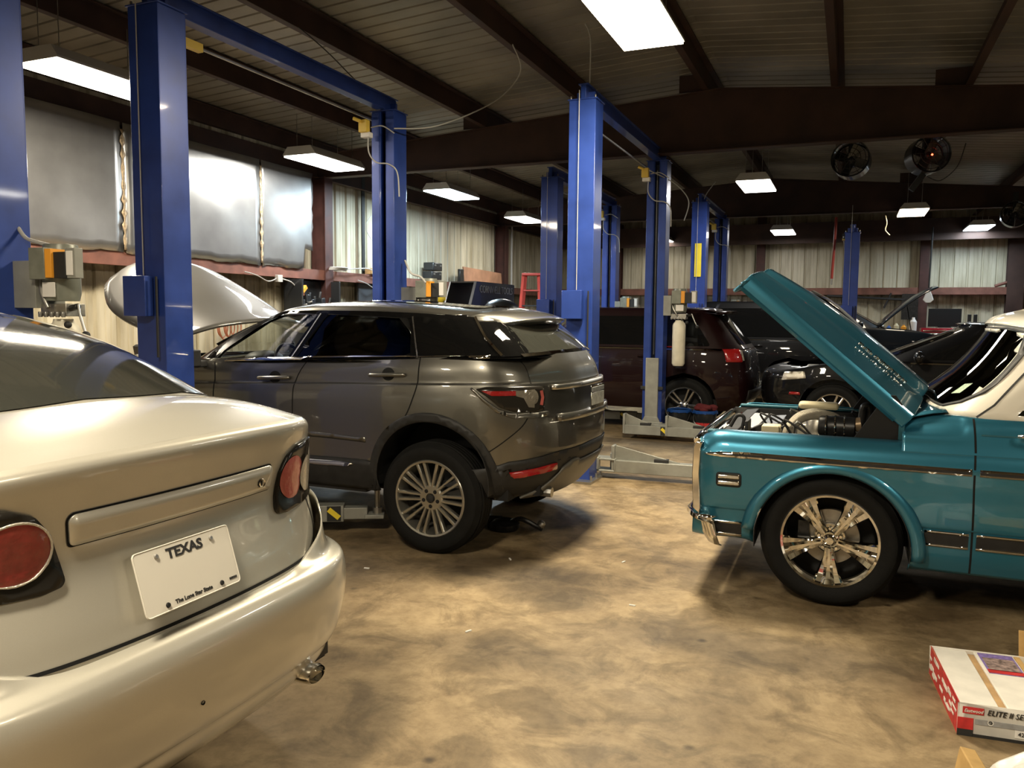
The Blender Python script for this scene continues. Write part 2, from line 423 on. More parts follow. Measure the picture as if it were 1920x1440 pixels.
# foil insulation sheets on the left wall (between girt and eave)
fo = [( -6.0, -2.2), (-2.16, 1.6), (1.64, 4.2), (4.24, 6.66), (6.70, 8.93), (8.97, 10.10)]
labs = ['behind the camera, nearest the rear wall', 'left of the frame beyond the sedan', 'left of the blue post with the power unit', 'between the two nearest blue lift posts', 'right of the large blue post', 'with ragged right edge beside the brown column']
for i, (a, b) in enumerate(fo):
    mb = MB(); P = []; n = 24
    for j in range(n+1):
        y = a+(b-a)*j/n; ed = .0
        zb = 2.272 + (.012*sin(y*9)+.008*sin(y*23)) + (.0 if i < 5 or j < n-4 else .28)
        P.append([(XL+.262+.006*sin(y*5+zz*4), y+ (.012*sin(zz*31)+.01*sin(zz*57) if (j == n and i == 5) else 0), zz) for zz in np.linspace(zb, 3.70, 14)])
    mb.grid(P, M_foil)
    o = mb.build('insulation_sheet', None, smooth=60, solid=.006)
    if i < 2: bpy.data.objects.remove(o)
    else: tag(o, 'foil insulation sheet on the left wall, ' + labs[i], 'insulation', 'foil insulation sheets on the left wall')
# torn seams: rusty tape strips between the sheets
for y in (6.68, 8.95):
    mb = MB(); P = []
    for zz in np.linspace(2.3, 3.62, 30):
        w = .022+.012*sin(zz*40)+.008*sin(zz*91)
        P.append([(XL+.272, y-w, zz), (XL+.276, y, zz), (XL+.272, y+w, zz)])
    mb.grid(P, mat('torn_seam_%d' % int(y), (.42, .32, .20), .5, .3, var=.6, vscale=30))
    tag(mb.build('seam_tape', None, smooth=60, solid=.003), 'torn brown seam strip of the foil wall sheets, ' + ('nearer the big blue post' if y < 8 else 'right above the wire coil'), 'tape')

# ------------------------------------------------------------------ lamps
LAMPS = [  # x, y, z, warm, strength, label
 (-6.20, 5.25, 3.66, (1., .88, .70), 1.1, 'glaring warm ceiling lamp above the silver sedan, behind the blue posts'),
 (-6.62, 9.18, 3.66, (1., .97, .90), .8, 'long white ceiling lamp above the grey crossover roof, left of the yellow switch post'),
 (-6.30, 12.3, 3.66, (.68, .87, 1.), 1.4, 'bluish glaring ceiling lamp right of the yellow switch post'),
 (-6.45, 16.0, 3.66, (1., .97, .90), .35, 'white ceiling lamp just left of the dark blue rear post'),
 (-1.55, 6.00, 3.80, (1., .87, .64), 1.6, 'largest glaring warm lamp at the top middle, above the centre bay'),
 (-1.42, 13.1, 3.66, (1., .96, .88), .42, 'white ceiling lamp above the raised teal hood'),
 (-1.52, 19.9, 3.62, (1., .97, .92), .20, 'white ceiling lamp near the far wall, above the hood tip'),
 (1.02, 17.3, 3.66, (1., .84, .62), .30, 'warm yellowish ceiling lamp below the second round fan'),
 (2.55, 20.6, 3.66, (.72, .88, 1.), .42, 'bluish ceiling lamp nearest the right end of the far wall'),
 (-4.60, 20.9, 3.60, (1., .95, .85), .12, 'tiny far ceiling lamp seen between the blue posts'),
 (-1.5, .2, 3.72, (1., .87, .66), 1.25, 'added unseen fill lamp behind the camera over the middle lane'),  # from here on: lamps added out of view, only to supply illumination
 (-4.6, -2.2, 3.72, (1., .87, .66), .9, 'added unseen fill lamp behind the camera at left'),
 (3.3, 1.6, 3.72, (1., .87, .66), .45, 'added unseen fill lamp behind the camera over the truck bed'),
 (4.8, 9.3, 3.66, (1., .95, .86), .5, 'added unseen fill lamp out of frame over the right-hand bays'),  # likewise added and unseen, fills the right side
]
LW, LL = .50, 1.15
M_housing = mat('lamp_housing', (.55, .55, .52), .4, .3)
for (x, y, z, c, s, lab) in LAMPS:
    t = thing('ceiling_lamp', (x, y, z), 0, lab, 'ceiling lamp', 'shop ceiling lamps')
    mb = MB(); P = [(-.18, .09), (.18, .09), (LW/2, .0), (LW/2, -.02), (-LW/2, -.02), (-LW/2, 0)]
    mb.prism(P, -LL/2, LL/2, M_housing, Matrix(((1, 0, 0, 0), (0, 0, 1, 0), (0, 1, 0, 0), (0, 0, 0, 1))))
    for sx in (-1, 1):
        for sy in (-1, 1): mb.tube([(sx*.12, sy*.45, .09), (sx*.12, sy*.45, zraf(x)+.1-z)], .004, M_steel, 5)
    mb.build('housing', t)
    ml = bpy.data.materials.new('lamp_lens'); ml.use_nodes = True; b = ml.node_tree.nodes['Principled BSDF']
    b.inputs['Base Color'].default_value = (.9, .9, .9, 1); b.inputs['Emission Color'].default_value = (*c, 1); b.inputs['Emission Strength'].default_value = 5*s + 5
    MB().box((0, 0, -.032), (LW-.02, LL-.02, .012), ml).build('diffuser', t)
    l = bpy.data.lights.new('lamp', 'AREA'); l.shape = 'RECTANGLE'; l.size = LW-.04; l.size_y = LL-.04; l.energy = 120*s; l.color = c
    lo = bpy.data.objects.new('tube_light', l); COL.objects.link(lo); lo.parent = t; lo.location = (0, 0, -.045)
w = bpy.data.worlds.new('World'); SC.world = w; w.use_nodes = True
w.node_tree.nodes['Background'].inputs[0].default_value = (.02, .018, .015, 1); w.node_tree.nodes['Background'].inputs[1].default_value = 1.

# ------------------------------------------------------------------ camera
f = 1500.; YAW = radians(22.8); ROLL = radians(.5); P_ = atan((720-592.)/f)
fw0 = Vector((-sin(YAW), cos(YAW), 0)); rt0 = Vector((cos(YAW), sin(YAW), 0)); up0 = Vector((0, 0, 1))
fw = fw0*cos(P_)-up0*sin(P_); up = up0*cos(P_)+fw0*sin(P_); rt = rt0*cos(ROLL)+up*sin(ROLL); up = up*cos(ROLL)-rt0*sin(ROLL)
cam = bpy.data.cameras.new('camera'); cam.sensor_width = 36; cam.lens = 36*f/1920; cam.clip_start = .05; cam.clip_end = 200
co = bpy.data.objects.new('camera', cam); COL.objects.link(co); SC.camera = co
R = Matrix((rt, up, -fw)).transposed().to_4x4(); co.matrix_world = Matrix.Translation((0, 0, 1.6)) @ R
vs = SC.view_settings; vs.view_transform = 'Standard'; vs.look = 'None'; vs.exposure = .44; vs.gamma = 1.; vs.use_curve_mapping = False
# ------------------------------------------------------------------ two-post lifts
def hazard(mb, M, w=.12, h=.12):
    # black tag with a yellow diagonal bar
    mb.box((0, 0, 0), (w, .002, h), M_ink, M=M)
    mb.box((0, -.002, 0), (w*.98, .002, h*.34), M_yellow, M=M, ry=radians(40))
def post(parent, y, face, hp=3.62, w=.26, d=.235, box=None):
    """C-section column: back plate outward, channel open toward the bay. face=+1: opening looks to +Y"""
    mb = MB(); tk = .012; s = face
    mb.box((0, y-s*d/2, hp/2), (w, tk, hp), M_lift)
    for sx in (-1, 1):
        mb.box((sx*(w/2-tk/2), y, hp/2), (tk, d, hp), M_lift)
        mb.box((sx*(w/2-.045), y+s*d/2, hp/2), (.09, tk, hp), M_lift)
        mb.box((sx*(w/2-.095), y+s*(d/2-.03), hp/2), (tk, .06, hp), M_lift)
    mb.box((0, y, hp+.006), (w+.03, d+.03, .012), M_lift)
    mb.box((0, y, hp+.05), (.18, .03, .09), M_lift)
    for sx in (-1, 1): mb.tube([(sx*.12, y-s*.1, hp-.01), (sx*.12, y-s*.1, hp+.045)], .010, M_steel, 6)
    o = mb.build('post', parent, bevel=.004)
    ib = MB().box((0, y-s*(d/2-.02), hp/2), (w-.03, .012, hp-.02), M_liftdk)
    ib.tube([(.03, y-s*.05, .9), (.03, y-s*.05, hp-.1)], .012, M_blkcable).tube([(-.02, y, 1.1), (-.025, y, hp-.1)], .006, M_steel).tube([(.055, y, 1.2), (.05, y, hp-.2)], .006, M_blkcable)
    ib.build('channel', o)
    bp = MB().box((0, y-s*.04, .012), (w+.10, d+.16, .024), M_steel if face > 0 else M_wood)
    mb = bp
    for sx in (-1, 1):
        for sy in (-1, 0, 1): mb.tube([(sx*(w/2+.028), y+sy*.16, .02), (sx*(w/2+.028), y+sy*.16, .07)], .011, M_steel, 6)
    mb.build('base_plate', parent)
    return o
def carriage(parent, y, face, z=0.):
    s = face; mb = MB()
    mb.box((0, y+s*.14, z+.60), (.17, .05, .92), M_armgrey).box((0, y+s*.145, z+.15), (.30, .07, .12), M_armgrey)
    mb.prism([(-.15, .16), (.15, .16), (.085, .28), (-.085, .28)], -.02, .02, M_armgrey, T(0, y+s*.15, z) @ Rx(pi/2))
    mb.box((0, y+s*.145, z+.66), (.30, .03, .045), M_ink)
    mb.build('carriage', parent, bevel=.006)
    mb = MB()
    mb.box((0, y+s*.22, z+.19), (.62, .18, .018), M_armgrey).box((0, y+s*.22, z+.075), (.62, .18, .018), M_armgrey)
    for sx in (-1, 1):
        mb.tube([(sx*.26, y+s*.24, z+.06), (sx*.26, y+s*.24, z+.24)], .028, M_armgrey, 12)
        mb.box((sx*.305, y+s*.22, z+.13), (.014, .18, .13), M_armgrey)
    mb.build('arm_yoke', parent, bevel=.005)
def arm(parent, x, y, ang, L=.95, ext=.35, z=.0, pad=True, tagat=.88, side=-1, padup=.0):
    """swing arm from pivot (x,y) pointing along angle ang (world-like local frame)"""
    M = T(x, y, z) @ Rz(ang); mb = MB()
    mb.box((L/2, 0, .125), (L, .11, .12), M_armgrey, M=M)
    mb.prism([(0, .18), (.02, .33), (L*.62, .19), (L*.62, .18)], -.005, .005, M_armgrey, M @ Rx(pi/2))
    mb.box((.0, 0, .20), (.03, .12, .26), M_armgrey, M=M)
    mb.box((L*.45, 0, .20), (.14, .07, .035), M_ink, M=M)
    o = mb.build('swing_arm', parent, bevel=.006)
    mb = MB(); mb.box((L+ext/2-.05, 0, .122), (ext, .085, .085), M_armgrey, M=M).box((L+ext+.0, 0, .10), (.14, .13, .03), M_armgrey, M=M)
    mb.build('extension', o, bevel=.005)
    if pad:
        mb = MB(); Mp = M @ T(L+ext+.02, 0, .11)
        mb.lathe([(.001, .0), (.035, .0), (.035, .05), (.02, .05), (.02, .10+padup), (.06, .10+padup), (.062, .13+padup), (.001, .13+padup)], M_steel, 16, Mp)
        mb.build('lift_pad', o, smooth=35)
    mb = MB(); hazard(mb, M @ T(L*tagat, side*.0575, .127) @ (Rz(pi) if side > 0 else Rz(0)), .10, .11); mb.build('hazard_tag', o)
    return o
def power_unit(parent, y, tank_z=.40, s=1, dx=0.):
    """motor, control box and milky oil tank hung on the +X flank of the post"""
    t = MB(); x0 = .16+dx
    t.box((x0+.03-dx/2, y, 1.75), (.13+dx, .18, .26), M_armgrey)
    cx = x0+.19
    t.lathe([(.001, 1.66), (.085, 1.66), (.095, 1.70), (.095, 1.93), (.085, 1.97), (.001, 1.97)], M_motor, 20, T(cx, y, 0))
    t.box((cx-.02, y-.10*s, 1.86), (.12, .07, .17), M_motor).box((cx+.06, y-.085*s, 1.86), (.055, .09, .155), M_orange)
    t.box((cx+.13, y-.07*s, 1.85), (.09, .09, .14), M_plastic).box((cx+.20, y-.08*s, 1.86), (.075, .05, .16), M_armgrey).box((cx+.20, y-.108*s, 1.86), (.05, .006, .13), M_paper)
    t.box((cx+.02, y-.097*s, 1.72), (.10, .004, .08), M_paper)
    o = t.build('power_unit', parent, bevel=.004)
    t = MB(); t.box((cx, y, 1.61), (.20, .12, .07), M_alu)
    for i in range(5): t.tube([(cx-.09+.045*i, y-.07*s, 1.57), (cx-.09+.045*i, y-.07*s, 1.60)], .012, M_steel, 6)
    t.tube([(cx+.10, y-.03*s, 1.62), (cx+.17, y-.04*s, 1.63)], .018, M_engine)
    t.tube([(cx-.10, y-.05*s, 1.80), (cx-.06, y-.08*s, 1.70), (cx-.01, y-.08*s, 1.62)], .013, M_steel)
    t.build('valve_block', o, bevel=.003)
    t = MB(); t.tube([(cx+.17, y-.04*s, 1.64), (cx+.19, y-.05*s, 1.59), (cx+.24, y-.06*s, 1.49)], .007, M_steel).ball((cx+.245, y-.06*s, 1.475), .022, M_ink).ball((cx+.11, y-.06*s, 1.53), .020, M_ink)
    t.build('release_lever', o, smooth=60)
    t = MB(); r = .085; h = tank_z
    t.lathe([(.001, 1.56), (.05, 1.56), (.055, 1.54), (r-.01, 1.52), (r, 1.49), (r, 1.56-h+.03), (r-.02, 1.56-h), (.001, 1.56-h)], M_tank, 28, T(cx, y, 0))
    t.build('oil_tank', o, smooth=40)
    return o
def lift(name, x, y0, y1, label, hp=3.62, unit=True, armspec0=(), armspec1=(), z0=0., z1=0., tank=.40, switch=True):
    t = thing(name, (x, y0, 0), 0, label, 'car lift', 'blue two-post car lifts')
    D = y1-y0
    post(t, 0, 1, hp); post(t, D, -1, hp)
    carriage(t, 0, 1, z0); carriage(t, D, -1, z1)
    mb = MB(); mb.box((0, D/2, hp+.08), (.05, D+.2, .13), M_lift).box((0, D/2, hp+.15), (.10, D+.2, .012), M_lift).box((0, D/2, hp+.015), (.10, D-.3, .010), M_lift)
    mb.build('overhead_beam', t, bevel=.003)
    mb = MB(); mb.tube([(-.16, .05, hp-.06), (-.16, D-.05, hp-.06)], .012, M_steel, 8).box((-.16, .45, hp-.06), (.05, .22, .06), M_yellowbox).box((-.16, .20, hp-.03), (.05, .08, .09), M_blkcable)
    mb.build('shutoff_bar', t)
    if switch:
        mb = MB(); mb.box((-.12, D-.27, hp-.17), (.09, .07, .12), M_yellowbox).tube([(-.13, D-.32, hp-.13), (-.20, D-.34, hp-.10)], .018, M_yellowbox).box((-.11, D-.24, hp-.25), (.10, .07, .05), M_paper)
        o = mb.build('limit_switch', t, bevel=.004)
        mb = MB(); mb.tube(bez([(-.08, D-.26, hp-.27), (-.08, D-.25, hp-.42), (.0, D-.24, hp-.52), (.12, D-.2, hp-.54), (.19, D-.16, hp-.62), (.2, D-.14, hp-.85)]), .007, M_cable).tube(bez([(-.06, D-.24, hp-.18), (.06, D-.22, hp-.17), (.17, D-.18, hp-.24)]), .006, M_cable)
        mb.build('switch_cable', o, smooth=60)
    # release box on the outside of the near post
    mb = MB(); mb.box((-.05, -.18, 1.71), (.20, .07, .27), M_lift); o = mb.build('latch_cover', t, bevel=.004)
    mb = MB(); mb.tube([(.10, -.165, 1.84), (.10, -.165, 1.30)], .008, M_blkcable).tube([(-.02, -.157, 1.85), (-.02, -.157, 3.7)], .004, M_cable); mb.build('latch_cable', o)
    if unit: power_unit(t, D+(.10 if x < -4.2 else -.04), tank, 1, .05 if x < -4.2 else -.03)
    for s in armspec0: arm(t, *s)
    for s in armspec1: arm(t, s[0], s[1]+D, *s[2:])
    return t
# A : holds the grey crossover (near post large in front, far post behind it)
lift('two_post_lift', -4.38, 4.20, 7.15, 'blue two-post lift carrying the grey crossover with its hood raised',
     armspec0=(( .26, .24, radians(28), .86, .22, .03, True, .92, -1, .10), (-.26, .24, radians(150), .8, .2, 0., True, .8, 1, .1)),
     armspec1=((.26, -.24, radians(-30), .8, .3, 0., True, .8, -1, .1),))
# B : empty, beside the teal truck
lift('two_post_lift', -2.39, 7.45, 10.62, 'empty blue two-post lift with the bright blue post in the middle of the hall',
     hp=3.62, tank=.60, armspec0=((.28, .20, radians(4), 1.05, .25, 0., False, .94, -1), (-.28, .24, radians(120), .9, .3, 0., False, .8, 1)),
     armspec1=((.26, -.36, radians(3), .9, .25, 0., False, .9, -1), (-.30, -.36, radians(2), .62, .10, 0., False, .86, -1)))
# C, D, E behind
lift('two_post_lift', -4.13, 11.3, 14.5, 'dim blue lift deep in the left row, partly behind the bright blue post', tank=.4,
     armspec0=((.26, .24, radians(10), 1., .3, 0., False, .8, -1),))
lift('two_post_lift', -2.50, 14.45, 17.0, 'blue two-post lift behind the maroon crossover with a yellow notice on its post', hp=3.60, tank=.4,
     armspec0=((.26, .24, radians(5), 1., .3, .3, True, .8, -1),))
lift('two_post_lift', -4.45, .25, 3.06, 'blue lift at the left edge beside the silver sedan', tank=.42,
     armspec0=((.26, .24, radians(20), .8, .3, 0., False, .8, -1),))
# far right lift, only its near post shows
lift('two_post_lift', -.02, 16.5, 19.7, 'blue lift whose post stands behind the raised black hood, right of the hanging hose', hp=3.20, unit=False, switch=False)
o = MB().box((0, 0, 0), (.115, .004, .58), M_yellow).build('warning_notice', None, bevel=.001); o.location = (-2.50, 14.305, 2.60)
tag(o, 'tall yellow warning notice stuck on the blue post behind the maroon crossover', 'sign')
# ------------------------------------------------------------------ car body helpers
def cr(p0, p1, p2, p3, t): return .5*((2*p1)+(p2-p0)*t+(2*p0-5*p1+4*p2-p3)*t*t+(3*p1-p0-3*p2+p3)*t*t*t)
def refine(net, nu, nv):
    """Catmull-Rom refinement of a control net [i][j] -> finer net (numpy)"""
    A = np.array(net, float)
    def ref(A, n):
        out = []; N = len(A)
        for i in range(N-1):
            p0 = A[i-1] if i > 0 else 2*A[0]-A[1]; p3 = A[i+2] if i+2 < N else 2*A[-1]-A[-2]
            for k in range(n): out.append(cr(p0, A[i], A[i+1], p3, k/n))
        out.append(A[-1]); return np.array(out)
    A = ref(A, nu) if nu > 1 else A
    return ref(A.transpose(1, 0, 2), nv).transpose(1, 0, 2) if nv > 1 else A
def mirror_net(half):
    """half rails go rear centre -> near side (+y) -> front centre; adds the far side"""
    A = np.array(half, float); B = A[:, ::-1].copy(); B[..., 1] *= -1
    return np.concatenate([A, B[:, 1:]], axis=1)
class Skin:
    def __init__(s, net, nu=4, nv=4, openway=None):
        s.openway = Vector(openway) if openway else None
        s.P = refine(net, nu, nv); s.ny, s.nx = s.P.shape[:2]
        s.V = [Vector(p) for p in s.P.reshape(-1, 3)]
        s.F = [(i*s.nx+j, i*s.nx+j+1, (i+1)*s.nx+j+1, (i+1)*s.nx+j) for i in range(s.ny-1) for j in range(s.nx-1)]
        s.bvh = BVHTree.FromPolygons([tuple(v) for v in s.V], s.F)
    def mesh(s, holes=(), drop=None):
        """holes: list of (test(co)->bool, snap(co)->co)"""
        V = [v.copy() for v in s.V]; F = s.F
        for test, snap in holes:
            ins = [test(v) for v in V]
            F = [f for f in F if not all(ins[k] for k in f)]
            used = set(k for f in F for k in f)
            for k in used:
                if ins[k]: V[k] = snap(V[k])
        if drop: F = [f for f in F if not drop(sum((V[k] for k in f), Vector())/4)]
        c = sum(s.V, Vector())/len(s.V); d = 0
        for f in F[::7]:
            n = (V[f[2]]-V[f[0]]).cross(V[f[3]]-V[f[1]]); d += n.dot(V[f[0]]-c)
        if s.openway is not None: d = sum((V[f[2]]-V[f[0]]).cross(V[f[3]]-V[f[1]]).dot(s.openway) for f in F)
        if d < 0: F = [f[::-1] for f in F]
        mb = MB(); mb.v = [tuple(v) for v in V]; mb.f = list(F); return mb
def circ_hole(cx, cz, R, side=0):
    def test(v): return (v.x-cx)**2+(v.z-cz)**2 < R*R and (side == 0 or v.y*side > 0)and abs(v.y) > .45
    def snap(v):
        d = Vector((v.x-cx, 0, v.z-cz)); L = d.length or 1; return Vector((cx+d.x/L*R, v.y, cz+d.z/L*R))
    return test, snap
def inpoly(x, y, P):
    c = False; n = len(P); j = n-1
    for i in range(n):
        if (P[i][1] > y) != (P[j][1] > y) and x < (P[j][0]-P[i][0])*(y-P[i][1])/(P[j][1]-P[i][1])+P[i][0]: c = not c
        j = i
    return c
def nearest_on(x, y, P):
    best = None
    for i in range(len(P)):
        ax, ay = P[i-1]; bx, by = P[i]; dx, dy = bx-ax, by-ay; L = dx*dx+dy*dy or 1e-9
        t = max(0, min(1, ((x-ax)*dx+(y-ay)*dy)/L)); qx, qy = ax+t*dx, ay+t*dy; d = (qx-x)**2+(qy-y)**2
        if best is None or d < best[0]: best = (d, qx, qy)
    return best[1:]
def roundpoly(P, r=.03, n=4):
    out = []; N = len(P)
    for i in range(N):
        p = Vector(P[i]); a = Vector(P[i-1])-p; b = Vector(P[(i+1) % N])-p
        d = min(r, a.length*.45, b.length*.45); q0 = p+a.normalized()*d; q1 = p+b.normalized()*d
        for k in range(n+1):
            t = k/n; out.append(tuple((q0*(1-t)**2+p*2*t*(1-t)+q1*t*t)))
    return out
DIRS = {  # ray direction and how 2-D coordinates map to the ray origin (car frame, x forward, y toward viewer side, z up)
 'L': (Vector((0, -1, 0)), lambda a, b: Vector((a, 3, b))), 'R': (Vector((0, 1, 0)), lambda a, b: Vector((a, -3, b))),
 'B': (Vector((1, 0, 0)), lambda a, b: Vector((-4, a, b))), 'F': (Vector((-1, 0, 0)), lambda a, b: Vector((8, a, b))),
 'T': (Vector((0, 0, -1)), lambda a, b: Vector((a, b, 5))),
 'C': (Vector((1, -1, 0)).normalized(), lambda a, b: Vector((a, 0, b))-Vector((1, -1, 0)).normalized()*4),  # oblique rear corner; a = x + y on the near side
 'D': (Vector((1, 1, 0)).normalized(), lambda a, b: Vector((a, 0, b))-Vector((1, 1, 0)).normalized()*4)}
def patch(name, skins, poly, side, off, m, parent, step=.04, solid=.0, rnd=0., holes=(), dome=0., smooth=50, depth_ok=None):
    """a panel following the body: 2-D outline projected on the skin, set off outward"""
    if not isinstance(skins, (list, tuple)): skins = [skins]
    if rnd: poly = roundpoly(poly, rnd)
    d, org = DIRS[side]; V2 = []; E = []
    def ring(P):
        o = len(V2); pts = []
        for i in range(len(P)):
            a = Vector(P[i-1]); b = Vector(P[i]); n = max(1, int((b-a).length/step+.5))
            for k in range(n): pts.append(a+(b-a)*(k/n))
        V2.extend(pts); E.extend((o+i, o+(i+1) % len(pts)) for i in range(len(pts))); return pts
    R0 = ring(poly); H = [ring(h) for h in holes]
    xs = [p[0] for p in poly]; ys = [p[1] for p in poly]
    x = min(xs)+step/2
    while x < max(xs):
        y = min(ys)+step/2
        while y < max(ys):
            if inpoly(x, y, poly) and not any(inpoly(x, y, h) for h in holes):
                q = nearest_on(x, y, poly)
                if (q[0]-x)**2+(q[1]-y)**2 > (step*.35)**2 and all((nearest_on(x, y, h)[0]-x)**2+(nearest_on(x, y, h)[1]-y)**2 > (step*.35)**2 for h in holes): V2.append(Vector((x, y)))
            y += step
        x += step
    V, _, F, *_r = delaunay_2d_cdt([Vector(v) for v in V2], E, [], 0, 1e-6)
    F = [f for f in F if (lambda c: inpoly(c[0], c[1], poly) and not any(inpoly(c[0], c[1], h) for h in holes))([sum(V[i][k] for i in f)/len(f) for k in (0, 1)])]
    mb = MB(); P3 = []
    for v in V:
        o = org(v[0], v[1]); best = None
        for s in skins:
            h = s.bvh.ray_cast(o, d)
            if h[0] is not None and (best is None or h[3] < best[3]): best = h
        if best is None:
            for s in skins:
                h = s.bvh.find_nearest(o+d*4 if side in 'CD' else o+d*3)
                if best is None or h[3] < best[3]: best = h
        co, no = best[0], best[1].normalized()
        if no.dot(d) > 0: no = -no
        e = off
        if dome:
            q = nearest_on(v[0], v[1], poly); dd = sqrt((q[0]-v[0])**2+(q[1]-v[1])**2); e += dome*min(1., sqrt(dd/.05) if dd > 0 else 0)
        P3.append(co+no*e)
    mb.v = [tuple(p) for p in P3]
    c0 = None
    for f in F:
        a, b, c = P3[f[0]], P3[f[1]], P3[f[2]]
        mb.f.append(tuple(f) if (b-a).cross(c-a).dot(-d) > 0 else tuple(f[::-1]))
    return mb.build(name, parent, m, smooth=smooth, solid=solid, recalc=False)
def strip_poly(pts, w):
    """outline of a band of width w along a 2-D polyline (w may be a list)"""
    P = [Vector(p) for p in pts]; L = []; R = []
    for i, p in enumerate(P):
        t = (P[min(i+1, len(P)-1)]-P[max(i-1, 0)]).normalized(); n = Vector((-t.y, t.x)); ww = (w[i] if isinstance(w, (list, tuple)) else w)/2
        L.append(tuple(p+n*ww)); R.append(tuple(p-n*ww))
    return L+R[::-1]
def seam(name, skins, pts, side, parent, w=.008, off=.0015, m=None, step=.03, smoothpts=True):
    if smoothpts and len(pts) > 2: pts = [tuple(p)[:2] for p in bez([(a, b, 0) for a, b in pts], 5)]
    return patch(name, skins, strip_poly(pts, w), side, off, m or M_seam, parent, step)
def circle(cx, cy, rx, ry=None, n=24, a0=0):
    ry = ry or rx; return [(cx+rx*cos(a0+2*pi*k/n), cy+ry*sin(a0+2*pi*k/n)) for k in range(n)]

def tyre(parent, R, r, w, M):
    """M: wheel frame, z axis = outward"""
    mb = MB(); h = w/2; s = R-r
    prof = [(r-.008, -h+.01), (r+.01, -h), (r+s*.45, -h-.006), (R-.025, -h+.012), (R-.006, -h+.035)]
    for k in range(4):
        z0 = -h+.045+k*(w-.09)/4; z1 = z0+(w-.09)/4-.010; prof += [(R, z0), (R, z1), (R-.009, z1+.003), (R-.009, z1+.007)]
    prof += [(R-.006, h-.035), (R-.025, h-.012), (R-s*.28, h-.001), (R-s*.30, h+.002), (R-s*.55, h+.006), (r+.02, h+.002), (r+.012, h-.004), (r-.004, h-.008), (r-.01, h-.03)]
    mb.lathe(prof, M_rubber, 64, M); return mb.build('tyre', parent, smooth=50)
def ring_spokes(fn, n, M, m, mb):
    for k in range(n):
        a = 2*pi*k/n; vs, fs = fn(); mb.add(vs, fs, m, M @ Rz(a))
def barrel(mb, r, h, m, M, lip=.018):
    mb.lathe([(r, h), (r-.006, h+.006), (r-lip, h+.002), (r-lip-.006, h-.02), (r-lip-.02, h-.07), (r-lip-.025, -h), (r, -h)], m, 64, M)
def bar_spoke(r0, r1, w0, w1, z0, z1, t=.022, x=0., dx=0.):
    """straight spoke along +x from r0 to r1 (crowned)"""
    P = []
    for k in range(7):
        u = k/6; r = r0+(r1-r0)*u; w = (w0+(w1-w0)*u)/2; z = z0+(z1-z0)*u; y = x+dx*u
        P.append([(r, y-w, z-t), (r, y-w*.9, z-.002), (r, y-w*.45, z+.004), (r, y+w*.45, z+.004), (r, y+w*.9, z-.002), (r, y+w, z-t)])
    vs = [p for row in P for p in row]; fs = [(i*6+j, i*6+j+1, (i+1)*6+j+1, (i+1)*6+j) for i in range(6) for j in range(5)]
    return vs, fs
def nuts(mb, r, z, m, M, n=5, a0=0., s=.011):
    for k in range(n):
        a = a0+2*pi*k/n; mb.lathe([(.001, z+.012), (s*.7, z+.012), (s, z+.006), (s, z-.01)], m, 8, M @ T(r*cos(a), r*sin(a), 0))
